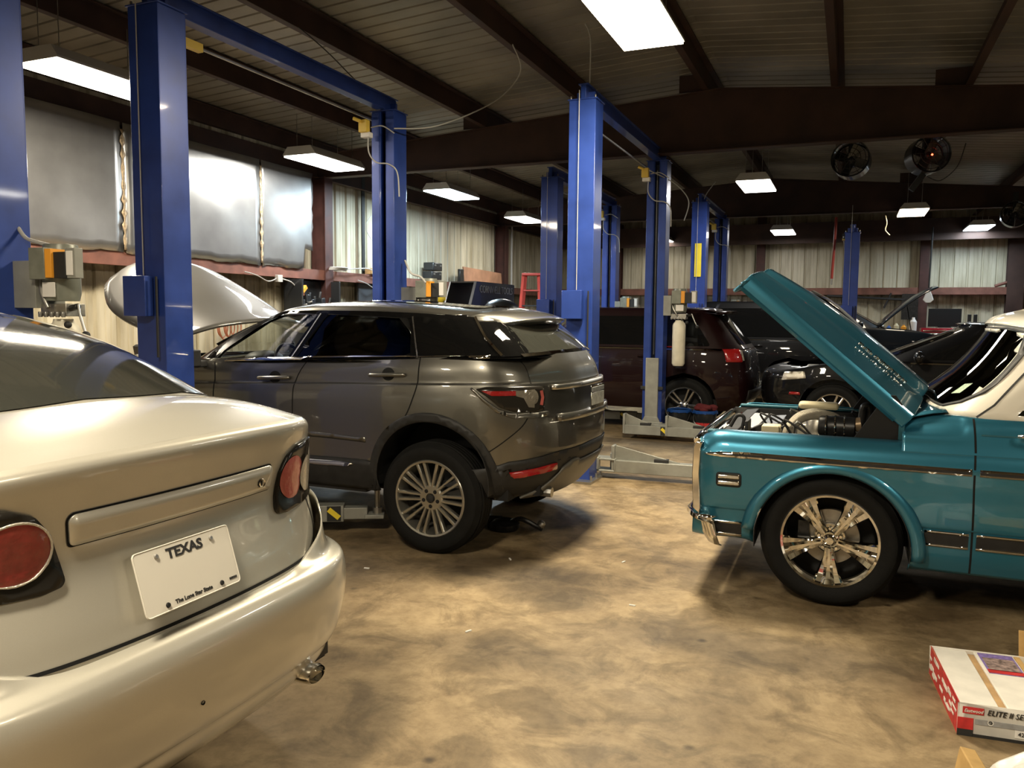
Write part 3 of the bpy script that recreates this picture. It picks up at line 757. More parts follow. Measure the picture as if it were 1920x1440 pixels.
def wheel(parent, x, y, z, R, r, w, kind, side=1, rot=0.):
    """side +1: outer face toward +y"""
    M = T(x, y, z) @ (Rx(-pi/2) if side > 0 else Rx(pi/2)) @ Rz(rot)
    root = bpy.data.objects.new('wheel', None); COL.objects.link(root); root.parent = parent
    tyre(root, R, r, w, M)
    h = w/2; mb = MB(); mt = {'evq': M_alloy, 'chrome': M_chrome, 'five': M_brightalloy, 'multi': M_satin}[kind]
    barrel(mb, r, h-.008, mt, M)
    if kind == 'evq':
        for k in range(10):
            for s in (-1, 1):
                vs, fs = bar_spoke(.075, r-.018, .020, .026, h-.030, h-.020, .03, s*.016, s*.010); mb.add(vs, fs, mt, M @ Rz(2*pi*k/10))
        mb.lathe([(.001, h-.035), (.03, h-.035), (.034, h-.024), (.078, h-.026), (.088, h-.036), (.088, h-.07)], mt, 40, M)
        nuts(mb, .055, h-.03, M_dark, M, 5, .3, .014); mb.lathe([(.001, h-.014), (.024, h-.016), (.028, h-.03)], M_plastic, 20, M)
    elif kind == 'chrome':
        for k in range(5):
            P = []
            for i in range(11):
                u = i/10; rr = .045+(r-.02-.045)*u; ww = .024+.058*u**1.5; z = h-.055+.018*u+.03*(u-.5)**2
                P.append([(rr, -ww, z-.035), (rr, -ww, z), (rr, -ww*.86, z+.010), (rr, -ww*.45, z-.004+.012*u), (rr, -ww*.18, z+.022), (rr, ww*.18, z+.022), (rr, ww*.45, z-.004+.012*u), (rr, ww*.86, z+.010), (rr, ww, z), (rr, ww, z-.035)])
            vs = [p for q in P for p in q]; n = 10; fs = [(i*n+j, i*n+j+1, (i+1)*n+j+1, (i+1)*n+j) for i in range(10) for j in range(n-1)]
            mb.add(vs, fs, mt, M @ Rz(2*pi*k/5-pi/2))
        mb.lathe([(.001, h-.010), (.02, h-.011), (.028, h-.018), (.030, h-.03), (.036, h-.034), (.036, h-.075), (.075, h-.068), (.082, h-.075), (.082, h-.10)], mt, 36, M)
        nuts(mb, .060, h-.064, M_chrome, M, 5, pi/2, .012)
        d = MB(); d.lathe([(.001, h-.115), (.085, h-.115), (.088, h-.125), (.155, h-.125), (.157, h-.15)], M_disc, 40, M)
        d.box((-.14, .02, h-.13), (.06, .12, .05), M_engine, M=M); d.build('brake_disc', root, smooth=35)
    elif kind == 'five':
        for k in range(5):
            for s in (-1, 1):
                vs, fs = bar_spoke(.03, r-.018, .030, .030, h-.03, h-.02, .03, s*.018, s*.020); mb.add(vs, fs, mt, M @ Rz(2*pi*k/5+pi/2))
        mb.lathe([(.001, h-.012), (.03, h-.014), (.06, h-.026), (.07, h-.04), (.07, h-.08)], mt, 30, M); nuts(mb, .05, h-.022, M_dark, M, 5, .6, .011)
    else:
        for k in range(7):
            for s in (-1, 1):
                vs, fs = bar_spoke(.05, r-.018, .022, .020, h-.03, h-.02, .03, s*.004, s*.028); mb.add(vs, fs, mt, M @ Rz(2*pi*k/7))
        mb.lathe([(.001, h-.012), (.03, h-.014), (.06, h-.026), (.07, h-.04), (.07, h-.08)], mt, 30, M)
    mb.build('rim', root, smooth=38)
    mb = MB(); mb.lathe([(.001, -h+.02), (r-.03, -h+.02), (r-.03, -h+.05), (.001, -h+.05)], M_dark, 30, M); mb.build('brake_shield', root)
    return root
def arch_liner(parent, x, z, R, y0, y1, m=None):
    """dark inner wheel house"""
    mb = MB(); P = []
    for k in range(25):
        a = pi*1.08*k/24-pi*.04; P.append([(x+R*cos(a), y, z+R*sin(a)) for y in (y0, y1)])
    mb.grid(P, M_plastic)
    mb.add([p[1] for p in P]+[(x, y1, z)], [(i, i+1, len(P)) for i in range(len(P)-1)], M_dark)
    return mb.build('wheel_housing', parent, solid=.004)
# ------------------------------------------------------------------ grey crossover on lift A
M_dimlens = mat('dim_clear_lens', (.22, .20, .16), .15, .3, coat=1., bump=.5, bscale=110)
M_creasedk = mat('crease_shade_paint', (.05, .048, .044), .4, .5)
def build_crossover():
    t = thing('crossover_car', (-2.535, 5.54, -.015), pi, 'grey metallic crossover with its hood raised, standing between the two nearest lift posts', 'car')
    # lower body: outline rails (x forward, y toward camera), rear centre -> near side -> front centre
    def rail(z, pts, zf=None): return [(x, y, z if zf is None else z+(zf-z)*max(0, min(1, (x+.4)/2.9))) for x, y in pts]
    base = [(-.87, 0), (-.86, .25), (-.81, .48), (-.69, .69), (-.52, .83), (-.34, .895), (-.05, .935), (.25, .935), (.7, .905), (1.35, .90), (2.0, .915), (2.45, .94), (2.8, .93), (3.1, .86), (3.32, .70), (3.42, .42), (3.45, .2), (3.46, 0)]
    def sc(dxr=0., sy=1., dxf=0., bulge=0.):
        out = []
        for x, y in base:
            wr = max(0, min(1, (-x-.2)/.5)); wf = max(0, min(1, (x-2.6)/.6)); out.append((x+dxr*wr-dxf*wf, y*sy+bulge*(1 if abs(y) > .85 else abs(y)/.85)))
        return out
    net = [rail(.40, sc(.20, .93, .15)), rail(.52, sc(.10, .975, .05)), rail(.66, sc(.035, .985, .0)), rail(.80, sc(.02, .995, .0)), rail(.94, sc(.03, 1.0, .02)),
           rail(1.07, sc(.055, .998, .06), 1.02), rail(1.165, sc(.065, .985, .15), 1.07), rail(1.185, sc(.07, .975, .2), 1.09), rail(1.27, sc(.10, .965, .35), 1.17), rail(1.36, sc(.16, .935, .5), 1.25)]
    body = Skin(mirror_net(net), 4, 5)
    Ra, ca, cz = .425, 0., .50
    holes = [circ_hole(0, cz, Ra), circ_hole(2.66, cz, Ra)]
    mb = body.mesh(holes); o = mb.build('body', t, M_grey, smooth=50, recalc=False)
    # greenhouse
    L0 = [(-.79, 0, 1.355), (-.775, .25, 1.355), (-.74, .48, 1.352), (-.66, .68, 1.350), (-.52, .80, 1.348), (-.30, .865, 1.342), (.1, .885, 1.335), (.6, .885, 1.32), (1.1, .88, 1.295), (1.6, .865, 1.27), (2.02, .81, 1.25), (2.25, .70, 1.235), (2.42, .45, 1.225), (2.48, .2, 1.22), (2.50, 0, 1.22)]
    L1 = [(-.58, 0, 1.50), (-.57, .22, 1.50), (-.545, .43, 1.495), (-.495, .62, 1.49), (-.40, .735, 1.485), (-.18, .785, 1.485), (.12, .80, 1.49), (.6, .80, 1.485), (1.05, .795, 1.475), (1.42, .78, 1.47), (1.70, .735, 1.46), (1.86, .645, 1.455), (1.98, .42, 1.455), (2.02, .2, 1.455), (2.03, 0, 1.455)]
    L2 = [(-.40, 0, 1.625), (-.395, .2, 1.624), (-.38, .38, 1.618), (-.34, .54, 1.605), (-.26, .65, 1.600), (-.10, .70, 1.605), (.16, .72, 1.625), (.6, .725, 1.645), (.95, .72, 1.645), (1.20, .705, 1.638), (1.38, .665, 1.632), (1.48, .585, 1.630), (1.56, .39, 1.635), (1.58, .19, 1.638), (1.59, 0, 1.64)]
    L2b = [(-.36, 0, 1.66), (-.35, .19, 1.658), (-.33, .36, 1.652), (-.29, .50, 1.640), (-.22, .60, 1.632), (-.06, .64, 1.642), (.18, .66, 1.668), (.58, .665, 1.690), (.9, .66, 1.693), (1.12, .64, 1.688), (1.28, .60, 1.680), (1.38, .53, 1.674), (1.46, .36, 1.676), (1.48, .18, 1.68), (1.49, 0, 1.682)]
    L3 = [(-.30, 0, 1.675), (-.29, .15, 1.675), (-.27, .28, 1.672), (-.22, .36, 1.668), (-.14, .43, 1.668), (0, .46, 1.68), (.22, .47, 1.70), (.55, .47, 1.718), (.8, .465, 1.722), (.98, .45, 1.720), (1.12, .42, 1.716), (1.22, .37, 1.712), (1.30, .26, 1.714), (1.33, .13, 1.716), (1.34, 0, 1.718)]
    L4 = [(x, 0, z) for x, z in [(-.2, 1.685), (-.19, 1.686), (-.17, 1.687), (-.12, 1.69), (-.05, 1.695), (.08, 1.70), (.28, 1.715), (.52, 1.728), (.7, 1.732), (.84, 1.732), (.95, 1.730), (1.04, 1.728), (1.12, 1.728), (1.14, 1.728), (1.15, 1.728)]]
    L0, L1, L2, L2b, L3, L4 = [[((x if x > -.2 else -.2+(x+.2)*.86), y, z-.012) for x, y, z in L] for L in (L0, L1, L2, L2b, L3, L4)]
    cab = Skin(mirror_net([L0, L1, L2, L2b, L3, L4]), 5, 5)
    # window openings (near/far side) : x,z outlines
    w_front = [(1.93, 1.272), (1.18, 1.300), (1.015, 1.615), (1.34, 1.612), (1.46, 1.575)]
    w_rear = [(1.10, 1.303), (.16, 1.325), (.235, 1.588), (.92, 1.615)]
    w_quart = [(.095, 1.330), (-.455, 1.350), (-.235, 1.572), (.215, 1.600)]
    ws = [(-.62, 1.262), (.62, 1.262), (.50, 1.61), (-.50, 1.61)]
    def side_hole(P):
        def test(v): return abs(v.y) > .55 and v.z < 1.63 and inpoly(v.x, v.z, P)
        def snap(v):
            q = nearest_on(v.x, v.z, P); return Vector((q[0], v.y, q[1]))
        return test, snap
    def front_hole(P):
        def test(v): return v.x > 1.3 and v.z < 1.64 and inpoly(v.y, v.z, P)
        def snap(v):
            q = nearest_on(v.y, v.z, P); return Vector((v.x, q[0], q[1]))
        return test, snap
    cabm = cab.mesh([side_hole(w_front), side_hole(w_rear), front_hole(ws)])
    lowf = []; topf = []
    for f in cabm.f:
        c = sum((Vector(cabm.v[i]) for i in f), Vector())/len(f); (lowf if c.z < (1.618 if c.x > -.15 else 1.575) else topf).append(f)
    cabm.f = topf; cabm.build('roof', t, M_grey, smooth=50, recalc=False, solid=.012)
    pf = MB(); pf.v = list(cabm.v); pf.f = lowf; pfo = pf.build('pillar_frame', t, M_glassdark, smooth=50, recalc=False, solid=.02); pfo.modifiers['solid'].use_rim = False
    # glossy black pillars and window surrounds
    dlo = [(2.07, 1.262), (-.50, 1.352), (-.44, 1.40), (-.215, 1.600), (.2, 1.626), (.6, 1.638), (1.05, 1.640), (1.36, 1.634), (1.50, 1.600), (1.75, 1.46)]
    patch('window_surround', cab, dlo, 'L', .004, M_glassdark, t, .035, holes=[w_front, w_rear])
    for nm, P in (('front_window', w_front), ('rear_window', w_rear)):
        for s in ('L', 'R'): patch(nm, cab, P, s, .001, M_glass if nm == 'front_window' else M_glasstint, t, .06)
    patch('quarter_window', cab, w_quart, 'L', .008, M_glassdark, t, .04, rnd=.03)
    patch('windshield', cab, ws, 'F', .002, M_glass, t, .07)
    for x0, x1 in (((.225, 1.60), (.105, 1.33)), ((.985, 1.615), (1.14, 1.305))):
        seam('pillar_seam', cab, [x0, x1], 'L', t, .010, .009, M_satin, smoothpts=False)
    patch('pillar_strip', cab, strip_poly([(-.21, 1.598), (-.33, 1.47), (-.465, 1.352)], [.012, .012, .014]), 'L', .012, M_chrome, t)
    # rear glass with wide black shoulders
    rg = [(-.66, 1.368), (.66, 1.368), (.60, 1.50), (.50, 1.60), (-.50, 1.60), (-.60, 1.50)]
    patch('hatch_window', cab, rg, 'B', .006, M_rearglass, t, .04)
    patch('corner_glass', cab, [(.41, 1.345), (.02, 1.352), (.10, 1.50), (.17, 1.565), (.47, 1.570), (.50, 1.55)], 'C', .006, M_glassdark, t, .03)
    # spoiler
    sp = []
    for y, xr, zr, x0, z0 in ((.66, -.30, 1.545, -.16, 1.618), (.60, -.44, 1.560, -.2, 1.64), (.48, -.56, 1.585, -.22, 1.655), (.25, -.64, 1.600, -.24, 1.672), (0, -.66, 1.606, -.25, 1.682)):
        xm = (x0+xr)/2
        sp.append([(xm+.02, y, z0-.075), (xr+.07, y, zr-.040), (xr, y, zr-.012), (xr-.012, y, zr+.004), (xr+.01, y, zr+.017), (xm, y, (z0+zr)/2+.016), (x0, y, z0+.006)])
    sp = [[(x+(.13 if i < 5 else .05), y, z-.012) for i, (x, y, z) in enumerate(r[:-1])]+[(r[-1][0], r[-1][1], r[-1][2]-.012)] for r in sp]
    A = np.array(sp); B = A[:-1][::-1].copy(); B[..., 1] *= -1
    sk = Skin(np.concatenate([A, B]), 5, 3); sk.mesh().build('spoiler', t, M_grey, smooth=55, solid=.006, recalc=False)
    patch('sunroof', cab, [(1.28, .52), (-.12, .44), (-.12, -.44), (1.28, -.52)], 'T', .004, M_glassdark, t, .06, rnd=.06)
    # belt moulding, painted crease shade, panel gaps
    patch('belt_trim', cab, strip_poly([(2.05, 1.252), (1.1, 1.295), (.1, 1.326), (-.40, 1.345)], .020), 'L', .010, M_chrome, t, .05, solid=.003)
    patch('hatch_trim', cab, strip_poly([(-.70, 1.350), (-.4, 1.360), (0, 1.363), (.4, 1.360), (.70, 1.350)], .018), 'B', .012, M_chrome, t, .05)
    seam('rear_door_gap', body, [(.085, 1.34), (.085, 1.19), (.10, 1.10), (.17, .94), (.30, .80)], 'L', t, .009)
    seam('front_door_gap', body, [(1.01, 1.30), (1.10, 1.15), (1.12, 1.0), (1.12, .62)], 'L', t, .008)
    seam('fender_gap', body, [(1.86, 1.25), (1.84, 1.12), (1.84, .62)], 'L', t, .009)
    seam('crease_shade_strip', body, [(2.6, 1.065), (1.8, 1.095), (1.0, 1.128), (.2, 1.155), (-.52, 1.172)], 'L', t, .009, .0012, M_creasedk)  # darker strip painted in for the shading break along the crease
    seam('hatch_gap', body, [(.16, 1.34), (.09, 1.28), (.05, 1.17)], 'C', t, .008)
    seam('bumper_gap', body, [(-.395, .72), (-.50, .80), (-.60, .90), (-.64, 1.0)], 'L', t, .007)
    # door handles
    for x, z in ((1.29, 1.158), (.32, 1.215)):
        h = patch('door_handle_recess', body, circle(x, z, .052, .044), 'L', .0015, M_dark, t, .02)
        mb = MB(); pts = bez([(x-.14, .0, z+.002), (x-.06, .018, z), (x+.06, .020, z-.006), (x+.14, .004, z-.010)], 5)
        hit = body.bvh.ray_cast(Vector((x, 3, z)), Vector((0, -1, 0)))[0]
        mb.tube([(p.x, hit.y+.016+p.y, p.z) for p in pts], [.010]+[.014]*(len(pts)-2)+[.010], M_grey, 10)
        mb.build('door_handle', t, smooth=60)
    # wheel arch cladding + sills
    for cx, n in ((0, 1), (2.66, 1)):
        for s in ('L', 'R'):
            outer = [(cx+.475*cos(a), cz+.475*sin(a)) for a in np.linspace(-.28, pi+.28, 30)]; inner = [(cx+(Ra-.012)*cos(a), cz+(Ra-.012)*sin(a)) for a in np.linspace(pi+.28, -.28, 30)]
            patch('arch_cladding', body, outer+inner, s, .010, M_plastic, t, .03, solid=.008)
            arch_liner(t, cx, cz, Ra+.005, .905 if s == 'L' else -.905, .55 if s == 'L' else -.55)
    for s in ('L', 'R'):
        patch('sill_cladding', body, [(.44, .40), (.44, .60), (.5, .615), (2.18, .595), (2.2, .40)], s, .010, M_plastic, t, .05, solid=.006)
    patch('sill_strip', body, [(.60, .583), (.66, .560), (1.9, .545), (1.9, .572), (.70, .592)], 'L', .020, M_satin, t, .04, solid=.005)
    patch('door_crease', body, strip_poly([(.50, .755), (.9, .765), (1.8, .75)], .035), 'L', .003, M_grey, t, .03, solid=.002)
    # black lower bumper
    lob = [(-.475, .40), (-.475, .595), (-.60, .625), (-.78, .66), (-1.05, .40)]
    patch('bumper_cladding', body, [(-.90, .42), (.90, .42), (.90, .60), (.80, .665), (.5, .715), (0, .725), (-.5, .715), (-.80, .665), (-.90, .60)], 'B', .010, M_plastic, t, .04, solid=.006)
    patch('bumper_cladding', body, [(-.40, .42), (-.43, .595), (-.62, .645), (-.80, .66), (-.80, .42)], 'L', .010, M_plastic, t, .04, solid=.006)
    # diffuser
    D = [(-.62, .40), (-.52, .46), (-.44, .60), (-.36, .64), (-.28, .645), (-.25, .625), (.25, .625), (.28, .645), (.36, .64), (.44, .60), (.52, .46), (.62, .40)]
    patch('rear_diffuser', body, D, 'B', .025, M_satin if 0 else mat('grey_skid_plate', (.12, .115, .10), .45, .3), t, .04, solid=.015, rnd=.02)
    patch('fog_reflector', body, [(.50, .595), (.76, .560), (.79, .600), (.52, .640)], 'B', .022, M_red, t, .03, solid=.01)
    patch('fog_reflector', body, [(-.50, .595), (-.76, .560), (-.79, .600), (-.52, .640)], 'B', .022, M_red, t, .03, solid=.01)
    patch('parking_sensor', body, circle(.10, .61, .014), 'C', .013, M_dark, t, .02)
    # tail lamps (oblique view of the near corner)
    q_ = lambda P: [(.56+(a+1.14)*1.494, b-.01) for a, b in P]
    tl = [(-1.14, 1.150), (-1.20, 1.10), (-1.27, 1.035), (-1.36, 1.005), (-1.50, 1.00), (-1.56, 1.01), (-1.575, 1.08), (-1.57, 1.145), (-1.55, 1.165), (-1.20, 1.165)]
    for s, q in (('C', 1), ('D', 1)):
        o = patch('tail_lamp', body, q_(tl), s, .010, M_smoke, t, .025, solid=.008, rnd=.012)
        patch('lamp_reflector', body, q_([(-1.17, 1.138), (-1.225, 1.108), (-1.37, 1.108), (-1.37, 1.138)]), s, .013, M_red, o, .02, rnd=.006)
        patch('lamp_lens', body, q_([(-1.37, 1.138), (-1.37, 1.105), (-1.42, 1.09), (-1.45, 1.03), (-1.49, 1.025), (-1.50, 1.145)]), s, .013, M_dimlens, o, .02)
        patch('lamp_lens', body, q_(circle(-1.485, 1.095, .036, .048)), s, .016, M_dimlens, o, .015, dome=.004)
        patch('lamp_lens', body, q_(strip_poly([(-1.545, 1.135), (-1.553, 1.09), (-1.54, 1.04)], .022)), s, .014, M_redhazy, o, .015)
        patch('lamp_surround', body, q_(strip_poly([(-1.115, 1.155), (-1.18, 1.08), (-1.255, 1.015), (-1.35, .980), (-1.48, .975), (-1.60, .985)], [.014, .02, .026, .032, .034, .03])), s, .009, M_grey, t, .02, solid=.006)
    # tailgate face
    patch('tailgate_panel', body, [(-.60, .945), (.60, .945), (.64, 1.02), (.60, 1.155), (-.60, 1.155), (-.64, 1.02)], 'B', .003, mat('dark_grey_panel', (.060, .058, .052), .35, .5, coat=.7), t, .05)
    patch('tailgate_bar', body, [(-.55, 1.125), (.55, 1.125), (.55, 1.158), (-.55, 1.158)], 'B', .028, M_satin, t, .05, solid=.025)
    patch('bumper_step', body, [(-.54, .915), (.54, .915), (.54, .965), (-.54, .965)], 'B', .030, M_grey, t, .05, solid=.028)
    patch('bumper_panel', body, [(-.52, .74), (.52, .74), (.54, .91), (-.54, .91)], 'B', .004, mat('tow_panel_grey', (.085, .082, .072), .35, .6, coat=.7), t, .05)
    pl = thing('number_plate', (-.865, 0, 1.045), 0); pl.parent = t
    mb = MB().box((-.012, 0, 0), (.006, .32, .17), M_chrome); mb.build('plate_frame', pl, bevel=.004)
    MB().box((-.017, 0, -.012), (.004, .28, .085), mat('faded_plate', (.45, .46, .42), .4, var=.4, vscale=30)).build('plate_face', pl)
    MB().box((-.017, 0, .055), (.004, .28, .030), mat('plate_band', (.25, .27, .27), .5, var=.3, vscale=40)).build('plate_band', pl)
    # door mirror
    mb = MB(); mb.ball((1.98, 1.03, 1.285), .11, M_grey, 10, (.62, 1.0, .78)); mb.build('mirror_shell', t, smooth=80)
    MB().box((1.915, 1.035, 1.28), (.02, .17, .125), M_plastic).box((1.95, .93, 1.235), (.06, .12, .05), M_plastic).build('mirror_frame', t, bevel=.012)
    # underbody
    mb = MB(); mb.box((1.3, 0, .44), (3.6, 1.5, .10), M_dark).box((1.3, .78, .42), (1.5, .10, .10), M_plastic).box((-.35, 0, .48), (.6, 1.1, .16), M_dark).tube([(.0, -.6, .37), (.0, .6, .37)], .04, M_engine).tube([(-.70, .45, .41), (-.1, .45, .42)], .035, M_steel)
    mb.build('underbody', t)
    MB().box((2.85, 0, .95), (1.15, 1.3, .3), M_engine).build('engine', t, bevel=.02)
    for x in (0, 2.66):
        for s in (1, -1): wheel(t, x, s*.805, .395, .380, .262, .235, 'evq', s, .12*x)
    # interior
    mb = MB(); mb.box((1.0, 0, .95), (2.2, 1.55, .05), M_dark); mb.build('cabin_floor', t)
    mb = MB(); P = []
    for x, z in ((2.40, 1.20), (2.15, 1.245), (1.95, 1.255), (1.78, 1.235), (1.68, 1.16), (1.66, 1.0)): P.append([(x, y, z+(.03*(1-abs(y)/.8))) for y in (-.78, -.4, 0, .4, .78)])
    mb.grid(P, M_dash); mb.ball((1.80, .38, 1.25), .16, M_plastic, 8, (.9, 1.1, .45)); mb.build('dashboard', t, smooth=60, solid=.01)
    mb = MB(); Mw = T(1.52, .38, 1.20) @ Ry(radians(-68)); n = 40; P = []
    mb.tube([Mw @ Vector((.185*cos(2*pi*k/n), .185*sin(2*pi*k/n), 0)) for k in range(n+1)], .015, M_plastic, 8); mb.ball(Mw @ Vector((0, 0, -.01)), .055, M_plastic, 6, (1, 1, .6)); mb.tube([Mw @ Vector((0, -.18, 0)), Mw @ Vector((0, .18, 0))], .014, M_plastic); mb.build('steering_wheel', t, smooth=60)
    mb = MB(); mb.box((1.60, -.02, 1.545), (.03, .25, .07), M_plastic); mb.tube([(1.60, 0, 1.57), (1.68, 0, 1.65)], .01, M_plastic); mb.build('rear_view_mirror', t, bevel=.012)
    for y in (.38, -.38):
        mb = MB(); mb.box((1.10, y, 1.0), (.50, .48, .16), M_seat).box((.78, y, 1.24), (.16, .46, .56), M_seat, ry=radians(-14)); mb.box((.68, y, 1.50), (.09, .26, .17), M_seat, ry=radians(-10)); mb.build('seat', t, bevel=.05, bseg=3)
    mb = MB(); mb.box((.02, 0, 1.22), (.16, 1.3, .5), M_seat, ry=radians(-14)); mb.box((-.07, .35, 1.47), (.08, .25, .14), M_seat).box((-.07, -.35, 1.47), (.08, .25, .14), M_seat); mb.build('seat', t, bevel=.04)
    # raised clamshell hood, hinged at the cowl
    H = [  # rows rear edge -> lead edge ; columns near -> far  (x, y, z)
     [(2.20, .80, 1.43), (2.10, .55, 1.50), (2.02, .25, 1.535), (2.00, 0, 1.545), (2.02, -.25, 1.535), (2.10, -.55, 1.50), (2.20, -.80, 1.43)],
     [(2.42, .84, 1.44), (2.36, .58, 1.585), (2.32, .28, 1.635), (2.30, 0, 1.65), (2.32, -.28, 1.635), (2.36, -.58, 1.585), (2.42, -.84, 1.44)],
     [(2.72, .86, 1.52), (2.66, .58, 1.74), (2.62, .28, 1.80), (2.60, 0, 1.815), (2.62, -.28, 1.80), (2.66, -.58, 1.74), (2.72, -.86, 1.52)],
     [(2.98, .82, 1.64), (2.94, .55, 1.885), (2.90, .27, 1.95), (2.88, 0, 1.965), (2.90, -.27, 1.95), (2.94, -.55, 1.885), (2.98, -.82, 1.64)],
     [(3.16, .70, 1.80), (3.13, .48, 1.985), (3.10, .24, 2.045), (3.09, 0, 2.06), (3.10, -.24, 2.045), (3.13, -.48, 1.985), (3.16, -.70, 1.80)],
     [(3.25, .56, 1.89), (3.24, .40, 1.985), (3.23, .20, 2.035), (3.22, 0, 2.05), (3.23, -.20, 2.035), (3.24, -.40, 1.985), (3.25, -.56, 1.89)]]
    hs = Skin(H, 5, 4); hs.mesh().build('hood', t, M_silverhood, smooth=60, solid=.02, off=1., recalc=False)
    mb = MB(); mb.tube([(2.25, -.66, 1.24), (2.45, -.70, 1.45)], .012, M_plastic).tube([(2.25, .66, 1.24), (2.45, .70, 1.45)], .012, M_plastic); mb.build('hood_strut', t)
    return t
build_crossover()
# ------------------------------------------------------------------ champagne sedan, rear three-quarter close to the camera
M_reddeep = mat('red_lamp_lens', (.30, .035, .03), .16, coat=1., var=.35, vscale=18, bump=.25, bscale=60)
def build_sedan():
    t = thing('sedan_car', (-1.5, 1.62, 0), pi, 'champagne silver sedan seen from behind at the left, TEXAS plate on its trunk', 'car')
    def lv(z, rear, side, corner, zs=None):
        """rear = x of the tail at the centre line; corner = extra set-back toward the flank; side = half width"""
        r = [(rear, 0), (rear+.004, .2), (rear+.02*corner, .40), (rear+.06*corner, .56), (rear+.13*corner, .68*side/.88), (rear+.24*corner, .78*side/.88), (rear+.42*corner, .85*side/.88)]
        s = [(.95, side), (1.5, side), (2.2, side*.995), (3.0, side*.99), (3.8, side*.98), (4.4, side*.82), (4.62, side*.4), (4.66, 0)]
        out = []
        for x, y in r+s:
            zz = z if zs is None else z+(zs-z)*max(0, min(1, (x-.1)/.9))
            out.append((x, y, zz))
        return out
    # deck and tail below the waist, the bumper is its own skin
    drop = lambda y, z: z-.045*(abs(y)/.82)**3*max(0, min(1, (z-1.10)/.15))
    net = [lv(.45, .22, .80, .9), lv(.60, .15, .86, 1.0), lv(.76, .085, .875, 1.0), lv(.83, .088, .885, 1.0), lv(.93, .112, .885, 1.0), lv(1.03, .134, .88, 1.0), lv(1.14, .122, .87, 1.0),
           lv(1.225, .105, .86, 1.0, 1.215), lv(1.255, .108, .845, 1.0, 1.255), lv(1.268, .125, .825, 1.0, 1.275)]
    net = [[(x, y, drop(y, z)) for x, y, z in r] for r in net]
    top = [[(.125, 0), (.129, .2), (.145, .40), (.185, .56), (.255, .64), (.365, .725), (.545, .79), (.95, .81), (1.5, .81), (2.2, .805), (3.0, .80), (3.8, .79), (4.4, .65), (4.62, .32), (4.66, 0)]]
    body = Skin(mirror_net(net), 4, 5)
    holes = [circ_hole(.98, .53, .345, 0), circ_hole(3.68, .53, .345, 0)]
    body.mesh(holes).build('body', t, M_champ, smooth=55, recalc=False)
    # trunk deck (rear edge -> rear glass base), rising forward
    def row(u):
        x0 = [.125, .145, .185, .255, .365, .545, .95][0]
        pts = []
        for y, xa, za, xb, zb in ((0, .125, 1.268, .50, 1.345), (.2, .129, 1.268, .51, 1.343), (.40, .145, 1.267, .54, 1.335), (.56, .185, 1.267, .60, 1.322), (.66, .262, 1.267, .68, 1.305), (.735, .375, 1.268, .80, 1.288), (.79, .545, 1.268, .95, 1.280), (.815, .95, 1.270, 1.15, 1.285)):
            x = xa+(xb-xa)*u; pts.append((x, y, drop(y, za+(zb-za)*u+.018*sin(pi*u)*(1-(y/.83)**4))))
        return pts
    rows = [row(u) for u in (0, .12, .35, .65, 1.0)]
    full = [[(x, y, z) for x, y, z in r]+[] for r in rows]
    A = np.array(full); B = A[:, 1:][:, ::-1].copy(); B[..., 1] *= -1
    deck = Skin(np.concatenate([B, A], axis=1), 5, 5, (0, 0, 1)); deck.mesh().build('trunk_lid', t, M_champ, smooth=60, recalc=False)
    # greenhouse : base, roof
    b0 = [(.47, 0, 1.338), (.48, .2, 1.336), (.51, .40, 1.328), (.57, .56, 1.315), (.66, .665, 1.298), (.80, .745, 1.284), (1.0, .795, 1.275), (1.6, .82, 1.27), (2.2, .82, 1.26), (2.9, .80, 1.24), (3.3, .62, 1.23), (3.42, .3, 1.23), (3.45, 0, 1.23)]
    b1 = [(.95, 0, 1.50), (.955, .18, 1.498), (.97, .36, 1.492), (1.0, .50, 1.482), (1.07, .60, 1.466), (1.16, .665, 1.452), (1.28, .71, 1.445), (1.7, .735, 1.445), (2.15, .735, 1.44), (2.62, .70, 1.42), (2.86, .54, 1.42), (2.95, .26, 1.42), (2.97, 0, 1.42)]
    b2 = [(1.45, 0, 1.612), (1.45, .17, 1.610), (1.455, .33, 1.602), (1.465, .45, 1.590), (1.49, .53, 1.572), (1.53, .585, 1.560), (1.60, .62, 1.555), (1.8, .64, 1.56), (2.05, .64, 1.56), (2.32, .61, 1.555), (2.45, .48, 1.56), (2.50, .24, 1.565), (2.51, 0, 1.567)]
    b3 = [(1.68, 0, 1.640), (1.68, .13, 1.639), (1.685, .26, 1.634), (1.69, .35, 1.626), (1.70, .41, 1.618), (1.72, .45, 1.612), (1.75, .47, 1.61), (1.85, .48, 1.612), (2.0, .48, 1.612), (2.15, .46, 1.61), (2.22, .37, 1.61), (2.25, .18, 1.612), (2.26, 0, 1.614)]
    b4 = [(x, 0, z) for x, z in [(1.8, 1.645)]*2+[(1.8, 1.645), (1.81, 1.645), (1.82, 1.645), (1.83, 1.645), (1.85, 1.645), (1.88, 1.645), (1.95, 1.644), (2.0, 1.642), (2.03, 1.64), (2.05, 1.638), (2.06, 1.636)]]
    b4 = [(x+.001*i, y, z) for i, (x, y, z) in enumerate(b4)]
    b0 = [(x, y, drop(y, z)) for x, y, z in b0]
    cab = Skin(mirror_net([b0, b1, b2, b3, b4]), 6, 5)
    cab.mesh().build('roof', t, M_champ, smooth=55, recalc=False)
    rg = [(-.69, 1.268), (-.62, 1.300), (-.40, 1.335), (0, 1.350), (.40, 1.335), (.62, 1.300), (.69, 1.268), (.665, 1.36), (.60, 1.47), (.50, 1.575), (.3, 1.598), (-.3, 1.598), (-.50, 1.575), (-.60, 1.47), (-.665, 1.36)]
    patch('rear_window', cab, rg, 'B', .004, M_rearglass, t, .04)
